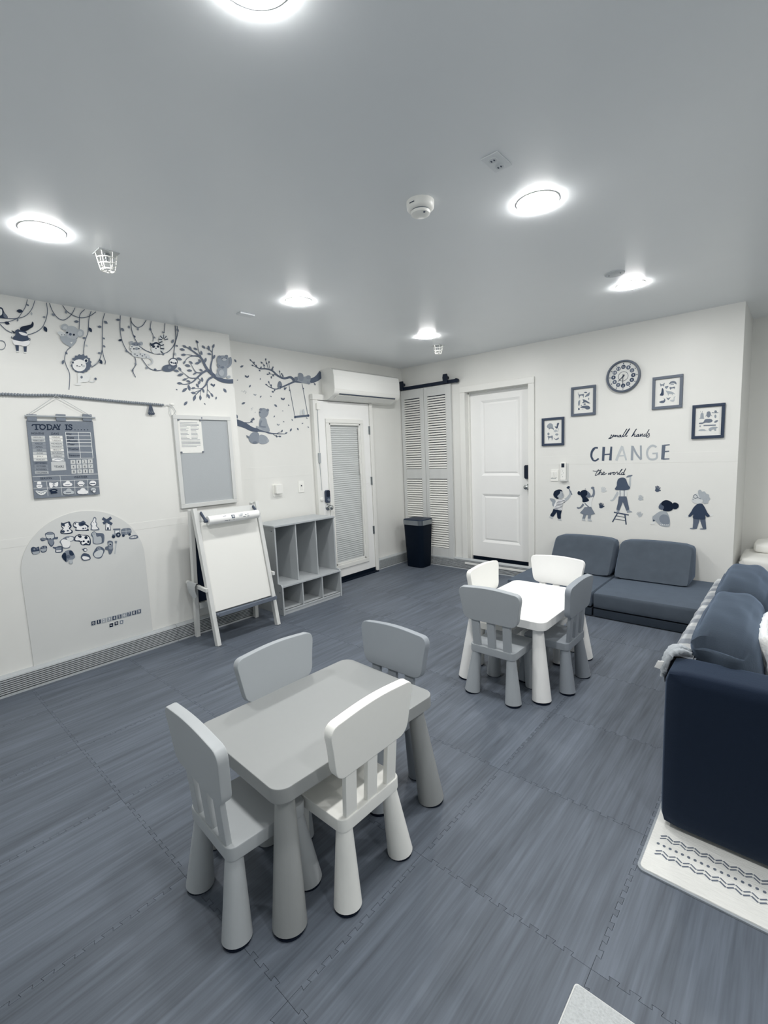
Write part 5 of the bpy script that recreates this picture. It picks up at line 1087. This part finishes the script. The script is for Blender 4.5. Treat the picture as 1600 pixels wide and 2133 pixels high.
letter('E', 'dark grey letter E of the word CHANGE', 96, [([(970, 700), (962, 808)], 26, 24), ([(970, 703), (1014, 698)], 10, 8), ([(966, 750), (1010, 746)], 10, 8), ([(962, 805), (1012, 803)], 10, 8)])
gk = 'painting children stickers'
d = Decal('child_sticker', 'sticker of a boy in a striped shirt holding up a brush', 'wall sticker', 'R', KC, gk)
d.st([(440, 665), (500, 622), (542, 560), (545, 500)], 52, 162, 'arm', 34).st([(518, 458), (540, 500), (572, 565)], 14, 110, 'brush', 20).blob([(482, 442), (500, 428), (515, 418), (536, 428), (532, 452), (510, 466), (490, 456)], 45, 'brush_head').blob([(285, 640), (205, 626), (225, 670), (245, 690), (245, 740), (280, 760), (300, 700)], 140, 'sleeve').pol([(215, 908), (258, 925), (250, 972), (192, 938)], 170, 'foot').pol([(335, 960), (385, 965), (402, 998), (335, 985)], 170, 'foot').blob([(270, 795), (330, 800), (398, 815), (388, 900), (384, 962), (332, 955), (318, 860), (300, 880), (258, 930), (210, 908), (245, 850)], 30, 'trousers').blob([(350, 638), (400, 640), (440, 635), (468, 668), (425, 692), (412, 760), (396, 822), (330, 812), (268, 795), (290, 700)], 218, 'shirt')
for i in range(7): d.st([(345-13*i+(10 if i > 3 else 0), 650+23*i), (400-6*i, 652+25*i), (462-9*i-(14 if i > 1 else 0), 668+23*i)], 8, 50, 'stripe', n=3)
d.blob([(340, 600), (350, 560), (385, 505), (412, 515), (428, 548), (440, 575), (425, 612), (385, 630), (350, 622)], 158, 'face').blob([(262, 565), (280, 508), (340, 478), (395, 482), (412, 512), (380, 505), (372, 540), (345, 575), (350, 622), (330, 634), (288, 612)], 24, 'hair').el(345, 592, 16, 18, 158, 'ear').el(412, 552, 5, 6, 60, 'eye').st([(405, 580), (420, 578)], 5, 100, 'mouth', n=1).done()
d = Decal('child_sticker', 'sticker of a small girl with a hair bun reaching up', 'wall sticker', 'R', KC, gk)
d.st([(895, 610), (930, 570), (938, 510), (925, 450)], 44, 112, 'arm', 30).el(918, 452, 30, 22, 112, 'hand').st([(770, 715), (725, 770), (690, 788)], 36, 112, 'arm', 22).el(675, 785, 24, 14, 112, 'hand', .4).pol([(765, 890), (812, 895), (790, 965), (742, 965)], 120, 'leg').pol([(840, 895), (892, 900), (882, 968), (835, 965)], 120, 'leg').pol([(742, 962), (785, 965), (800, 1004), (738, 990)], 170, 'foot').pol([(836, 962), (880, 965), (912, 1010), (835, 1005)], 170, 'foot').blob([(755, 700), (800, 670), (870, 640), (905, 600), (922, 615), (900, 680), (892, 790), (785, 790), (780, 740)], 204, 'top').pol([(785, 770), (892, 765), (920, 820), (958, 882), (880, 905), (770, 898), (704, 866), (750, 815)], 116, 'skirt').st([(785, 705), (830, 750), (880, 790)], 18, 110, 'strap', n=3).blob([(815, 500), (862, 530), (884, 575), (868, 610), (825, 608), (800, 580)], 105, 'face').blob([(706, 550), (730, 500), (790, 482), (822, 505), (828, 560), (800, 590), (830, 620), (856, 650), (848, 670), (790, 690), (748, 682), (745, 630)], 22, 'hair').blob([(665, 525), (690, 502), (715, 530), (712, 568), (672, 560)], 26, 'bun').st([(795, 480), (790, 462), (805, 465)], 6, 130, 'hair_tie').done()
d = Decal('child_sticker', 'sticker of a long-haired girl in braces standing on a stool, seen from behind', 'wall sticker', 'R', KC, gk)
d.st([(1345, 520), (1300, 590), (1258, 650), (1212, 660)], 48, 168, 'arm', 16).st([(1505, 480), (1535, 410), (1540, 340), (1545, 262)], 42, 168, 'arm', 26).blob([(1475, 270), (1510, 242), (1582, 232), (1562, 258), (1500, 274)], 112, 'brush').pol([(1318, 820), (1362, 825), (1360, 862), (1318, 862)], 140, 'foot').pol([(1480, 820), (1520, 815), (1582, 852), (1490, 866)], 140, 'foot').pol([(1345, 480), (1495, 480), (1484, 600), (1350, 600)], 208, 'shirt')
for k in range(4): d.st([(1350, 515+22*k), (1485, 515+22*k)], 5, 165, 'stripe', n=1)
d.pol([(1352, 592), (1482, 592), (1505, 700), (1530, 812), (1480, 830), (1420, 685), (1362, 830), (1312, 812), (1338, 700)], 88, 'trousers').st([(1373, 485), (1373, 598)], 11, 88, 'brace', n=1).st([(1443, 485), (1443, 598)], 11, 88, 'brace', n=1).blob([(1322, 360), (1345, 300), (1410, 278), (1465, 295), (1490, 355), (1515, 410), (1542, 452), (1480, 488), (1380, 490), (1288, 474), (1318, 415)], 74, 'hair').done()
d = Decal('stool_sticker', 'sticker of a dark step stool under the long-haired girl', 'wall sticker', 'R', KC)
d.st([(1272, 856), (1520, 902)], 20, 70, 'seat', n=1).st([(1332, 868), (1248, 1018)], 19, 68, 'leg', n=1).st([(1455, 892), (1476, 1062)], 21, 68, 'leg', n=1).st([(1308, 915), (1458, 940)], 9, 72, 'rung', n=1).st([(1280, 968), (1465, 994)], 9, 72, 'rung', n=1).done()
d = Decal('child_sticker', 'sticker of a crouching girl with dark tied-back hair', 'wall sticker', 'R', KD, gk)
d.st([(445, 800), (432, 850), (440, 900)], 50, 150, 'sleeve', 30).st([(425, 870), (455, 885)], 26, 60, 'cuff', n=1).blob([(375, 932), (415, 908), (455, 890), (460, 915), (440, 945), (400, 945)], 205, 'hand').blob([(590, 712), (655, 715), (705, 800), (724, 900), (712, 978), (630, 986), (545, 960), (482, 900), (425, 835), (440, 790), (530, 725)], 150, 'dress').blob([(545, 810), (600, 770), (680, 790), (715, 870), (700, 940), (630, 950), (560, 910), (535, 860)], 124, 'dress_back')
for k in range(5): d.el(560+32*k, 945+6*k-(k*k), 8, 8, 205, 'dress_dot')
d.blob([(540, 595), (575, 565), (620, 620), (612, 670), (585, 692), (535, 672), (522, 640)], 84, 'face').blob([(572, 600), (585, 548), (655, 520), (735, 545), (778, 600), (772, 680), (700, 716), (600, 700), (618, 660), (612, 625)], 16, 'hair').el(600, 640, 16, 20, 84, 'ear').blob([(770, 580), (815, 562), (868, 590), (872, 640), (830, 676), (775, 665)], 18, 'ponytail').done()
d = Decal('child_sticker', 'sticker of a curly-haired child with glasses and dark sweater', 'wall sticker', 'R', KD, gk)
d.el(1015, 803, 42, 22, 205, 'hand', .2).el(1445, 785, 36, 20, 205, 'hand', -.2).el(1130, 1018, 62, 13, 120, 'shoe').el(1302, 1026, 58, 13, 120, 'shoe').pol([(1128, 820), (1245, 835), (1240, 880), (1192, 1024), (1120, 1016), (1128, 920)], 90, 'trousers').pol([(1245, 835), (1340, 825), (1352, 930), (1360, 1024), (1300, 1022), (1255, 890)], 84, 'trousers').blob([(1140, 430), (1200, 400), (1250, 450), (1300, 530), (1270, 585), (1180, 580), (1112, 545), (1115, 490)], 190, 'face').blob([(1215, 400), (1225, 345), (1262, 340), (1285, 370), (1330, 368), (1360, 405), (1405, 425), (1412, 465), (1428, 500), (1395, 535), (1385, 575), (1310, 578), (1300, 520), (1255, 495)], 156, 'hair').el(1282, 535, 18, 22, 190, 'ear').st([(1140, 440), (1165, 425), (1195, 440), (1198, 475), (1170, 490), (1140, 475)], 9, 66, 'glasses', closed=True).st([(1200, 470), (1260, 500)], 8, 66, 'glasses', n=1).st([(1118, 505), (1140, 508)], 8, 70, 'mouth', n=1).blob([(1205, 588), (1285, 585), (1335, 650), (1380, 740), (1420, 795), (1380, 818), (1338, 785), (1342, 850), (1235, 855), (1128, 838), (1132, 770), (1080, 812), (1044, 796), (1095, 720), (1135, 650)], 56, 'sweater').done()
def handprint(x, y, s, rot, v, label):
    d = Decal('handprint_sticker', label, 'wall sticker', 'R', K8, 'handprint stickers')
    def P(a, b): c, q = math.cos(rot), math.sin(rot); return (x+s*(a*c-b*q), y+s*(a*q+b*c))
    d._poly([P(13*math.cos(t)*1.2, 6+11*math.sin(t)) for t in (2*PI*i/16 for i in range(16))], v, 'palm')
    for a, b, L in ((-14, -22, 1), (-4, -27, 1), (7, -25, 1), (18, -18, 1)): d.st([P(a*.65, 0), P(a, b)], 7.5*s, v, 'finger', 7*s, n=1)
    d.st([P(10, 8), P(25, 2)], 8.5*s, v, 'finger', 7.5*s, n=1); d.done()
handprint(522, 1036, .98, .0, 184, 'pale handprint sticker between the small girl and the girl on the stool')
handprint(506, 1153, .95, -.1, 56, 'dark handprint sticker beside the small girl\'s skirt')
handprint(796, 1096, .95, .25, 166, 'pale handprint sticker right of the girl on the stool')
handprint(792, 1218, .95, -.55, 168, 'pale handprint sticker beside the stool')
handprint(922, 1030, 1.05, .15, 78, 'dark grey handprint sticker, highest and rightmost')

# ------------------------------------------------------------------ picture frames
KF1 = (1140, 740, .1375); KF3 = (1340, 760, .125)
def frame(label, x0, x1, z0, z1, v, K, shapes):
    t = thing('picture_frame', label, 'picture frame', ((x0+x1)/2, 0, (z0+z1)/2), 0, 'framed animal prints'); w = .024; m = mat('frame_%d' % v, v, .45, .35, .03)
    for a, b, c, d in ((x0, x1, z1-w, z1), (x0, x1, z0, z0+w), (x0, x0+w, z0+w, z1-w), (x1-w, x1, z0+w, z1-w)): MB().box(a, b, -.020, 0, c, d).build('frame_rail', m, t, bevel=.002)
    MB().box(x0+w, x1-w, -.006, 0, z0+w, z1-w).build('print', mat('print_paper', 224, .5), t)
    d = Decal('x', None, None, 'R', K, base=.0066, step=.0001)
    for sh in shapes: getattr(d, sh[0])(*sh[1:])
    d.done(t)
A = 'printed_animal'
frame('blue-grey framed animal print lowest left, beside the white door', 1.930, 2.168, 1.487, 1.781, 62, K8, [
    ('blob', [(104, 560), (122, 540), (145, 545), (150, 570), (140, 575), (130, 572), (112, 575)], 140, A), ('blob', [(105, 560), (115, 572), (150, 572), (155, 590), (145, 580), (125, 580), (120, 592), (118, 578)], 110, A), ('blob', [(162, 560), (175, 565), (180, 540), (195, 538), (190, 555), (182, 578), (170, 575)], 80, A), ('blob', [(155, 595), (175, 585), (180, 600), (165, 606)], 165, A), ('st', [(190, 575), (184, 605)], 5, 165, A), ('el', 116, 618, 8, 10, 130, A), ('blob', [(110, 632), (128, 636), (145, 630), (148, 645), (142, 668), (138, 648), (122, 650), (118, 668), (114, 650)], 120, A), ('el', 178, 622, 12, 8, 140, A), ('blob', [(152, 645), (170, 655), (190, 645), (192, 655), (172, 664)], 120, A)])
frame('blue-grey framed animal print second from the door', 2.240, 2.481, 1.776, 2.067, 98, KF1, [
    ('blob', [(462, 580), (480, 595), (520, 590), (555, 585), (555, 610), (548, 650), (540, 615), (500, 615), (485, 660), (478, 615)], 112, A), ('st', [(475, 590), (465, 560)], 6, 150, A), ('el', 582, 564, 24, 11, 96, A), ('blob', [(570, 635), (590, 600), (635, 565), (645, 560), (635, 610), (600, 625)], 120, A), ('blob', [(470, 700), (485, 685), (500, 680), (495, 740), (480, 770), (468, 745)], 130, A), ('blob', [(535, 670), (560, 670), (600, 690), (655, 730), (620, 725), (640, 745), (590, 715), (530, 725), (548, 700)], 92, A), ('leaf', 628, 660, 90, 40, 120, A), ('el', 568, 740, 20, 10, 92, A), ('blob', [(500, 792), (550, 765), (620, 765), (650, 790), (640, 815), (600, 822), (570, 805)], 92, A), ('el', 480, 815, 13, 18, 85, A), ('el', 518, 760, 10, 8, 120, A), ('st', [(525, 815), (550, 815)], 5, 140, A)])
frame('grey framed animal print right of the clock', 2.978, 3.219, 1.776, 2.066, 108, KF3, [
    ('blob', [(280, 310), (315, 325), (360, 300), (350, 335), (345, 360), (315, 345), (292, 362)], 130, A), ('blob', [(432, 325), (450, 285), (500, 268), (545, 285), (555, 325), (520, 310), (480, 305)], 112, A), ('blob', [(450, 335), (470, 315), (510, 318), (505, 332), (480, 330)], 140, A), ('blob', [(362, 362), (420, 350), (405, 385), (385, 400), (368, 385)], 120, A), ('blob', [(440, 372), (480, 375), (525, 362), (528, 385), (520, 408), (515, 390), (470, 395), (452, 415)], 105, A), ('blob', [(310, 400), (325, 388), (340, 420), (342, 490), (330, 512), (285, 512), (278, 500), (300, 460)], 60, A), ('blob', [(375, 430), (400, 435), (470, 445), (500, 460), (535, 492), (500, 480), (495, 510), (480, 490), (430, 485), (420, 515), (405, 480)], 150, A), ('blob', [(385, 545), (420, 555), (455, 535), (440, 565), (415, 585)], 112, A), ('blob', [(265, 620), (300, 600), (345, 590), (345, 560), (325, 545), (365, 575), (365, 610), (340, 635), (290, 635)], 92, A), ('blob', [(445, 595), (490, 580), (505, 585), (510, 535), (545, 530), (522, 545), (520, 600), (490, 615)], 168, A)])
frame('dark navy framed animal print, rightmost on the wall', 3.297, 3.533, 1.491, 1.784, 54, KF3, [
    ('blob', [(955, 830), (965, 805), (990, 805), (1005, 815), (1010, 880), (1015, 898), (935, 898), (950, 880)], 142, A), ('st', [(970, 810), (955, 768)], 6, 130, A), ('st', [(985, 810), (988, 768)], 6, 130, A), ('blob', [(1062, 790), (1095, 775), (1120, 790), (1125, 840), (1100, 875), (1080, 875), (1055, 845)], 116, A), ('st', [(1060, 830), (1038, 860)], 7, 130, A), ('st', [(1125, 830), (1148, 855)], 7, 130, A), ('el', 1207, 778, 22, 20, 116, A), ('st', [(1142, 795), (1195, 800), (1252, 795)], 11, 116, A), ('el', 1203, 858, 17, 30, 130, A), ('blob', [(930, 985), (940, 965), (1000, 955), (1030, 910), (1100, 900), (1150, 915), (1150, 945), (1100, 965), (1040, 965), (980, 985)], 104, A), ('el', 1215, 942, 36, 17, 116, A, -.5), ('st', [(1005, 1012), (1100, 1008), (1210, 1003)], 20, 116, A), ('el', 948, 1022, 14, 14, 140, A), ('blob', [(932, 1080), (975, 1070), (1025, 1075), (1045, 1095), (1085, 1100), (935, 1102)], 158, A), ('blob', [(1092, 1065), (1130, 1040), (1200, 1030), (1245, 1045), (1215, 1060), (1215, 1095), (1190, 1098), (1180, 1075), (1140, 1085), (1135, 1105), (1100, 1100)], 146, A)])

# ------------------------------------------------------------------ wall clock
ck = thing('wall_clock', 'round grey wall clock with numbers in dark discs above the lettering', 'clock', (2.729, 0, 2.112))
CX, CZ, R_ = 2.729, 2.112, .152
MB().lathe([(R_-.004, 0), (R_, .012), (R_-.004, .034), (R_-.016, .038), (R_-.021, .028), (R_-.022, .016)], (CX, 0, CZ), (0, -1, 0), 56, cap=False).build('rim', mat('clock_rim', 100, .4, .4), ck, smooth=True)
MB().lathe([(R_-.02, 0), (R_-.02, .014)], (CX, 0, CZ), (0, -1, 0), 48).build('dial', mat('clock_dial', 212, .5), ck)
for k in range(1, 13):
    a = PI/2-2*PI*k/12; x, z = CX+.087*math.cos(a), CZ+.087*math.sin(a); v = 66 if k in (3, 4, 6, 9, 12) else 92
    o = MB().lathe([(.0195, 0), (.0195, .001)], (x, -.0145, z), (0, -1, 0), 20).build('numeral_disc', ink(v), ck); s = str(k); w = .010*len(s)
    put(text_mesh(s, 'numeral', ink(225), (Vector((x-w/2, -.0162, z-.008))-ORG[ck.name], (w, 0, 0), (0, 0, .016))), 'numeral', o)
    x, z = CX+.118*math.cos(a), CZ+.118*math.sin(a); MB().lathe([(.005, 0), (.005, .001)], (x, -.0145, z), (0, -1, 0), 10).build('hour_mark', ink(60), ck)
ring = [(CX+.043*math.cos(t), -.0155, CZ+.043*math.sin(t)) for t in (2*PI*i/32 for i in range(32))]
MB().tube(ring, .0018, 6, True).build('centre_ring', ink(60), ck)
def hand_(a, L, w, nm, y):
    d = Vector((math.cos(a), 0, math.sin(a))); n = Vector((-d.z, 0, d.x)); c = Vector((CX, y, CZ))
    MB().prism([c-d*.018+n*w/2, c+d*L*.9+n*w*.35, c+d*L, c+d*L*.9-n*w*.35, c-d*.018-n*w/2], (0, -.0015, 0)).build(nm, ink(34), ck)
hand_(PI/2-2*PI*(7.52/12), .062, .007, 'hour_hand', -.018); hand_(-PI/2-.01, .092, .006, 'minute_hand', -.021)
MB().lathe([(.006, 0), (.005, .010)], (CX, -.014, CZ), (0, -1, 0), 14).build('pivot', ink(40), ck)
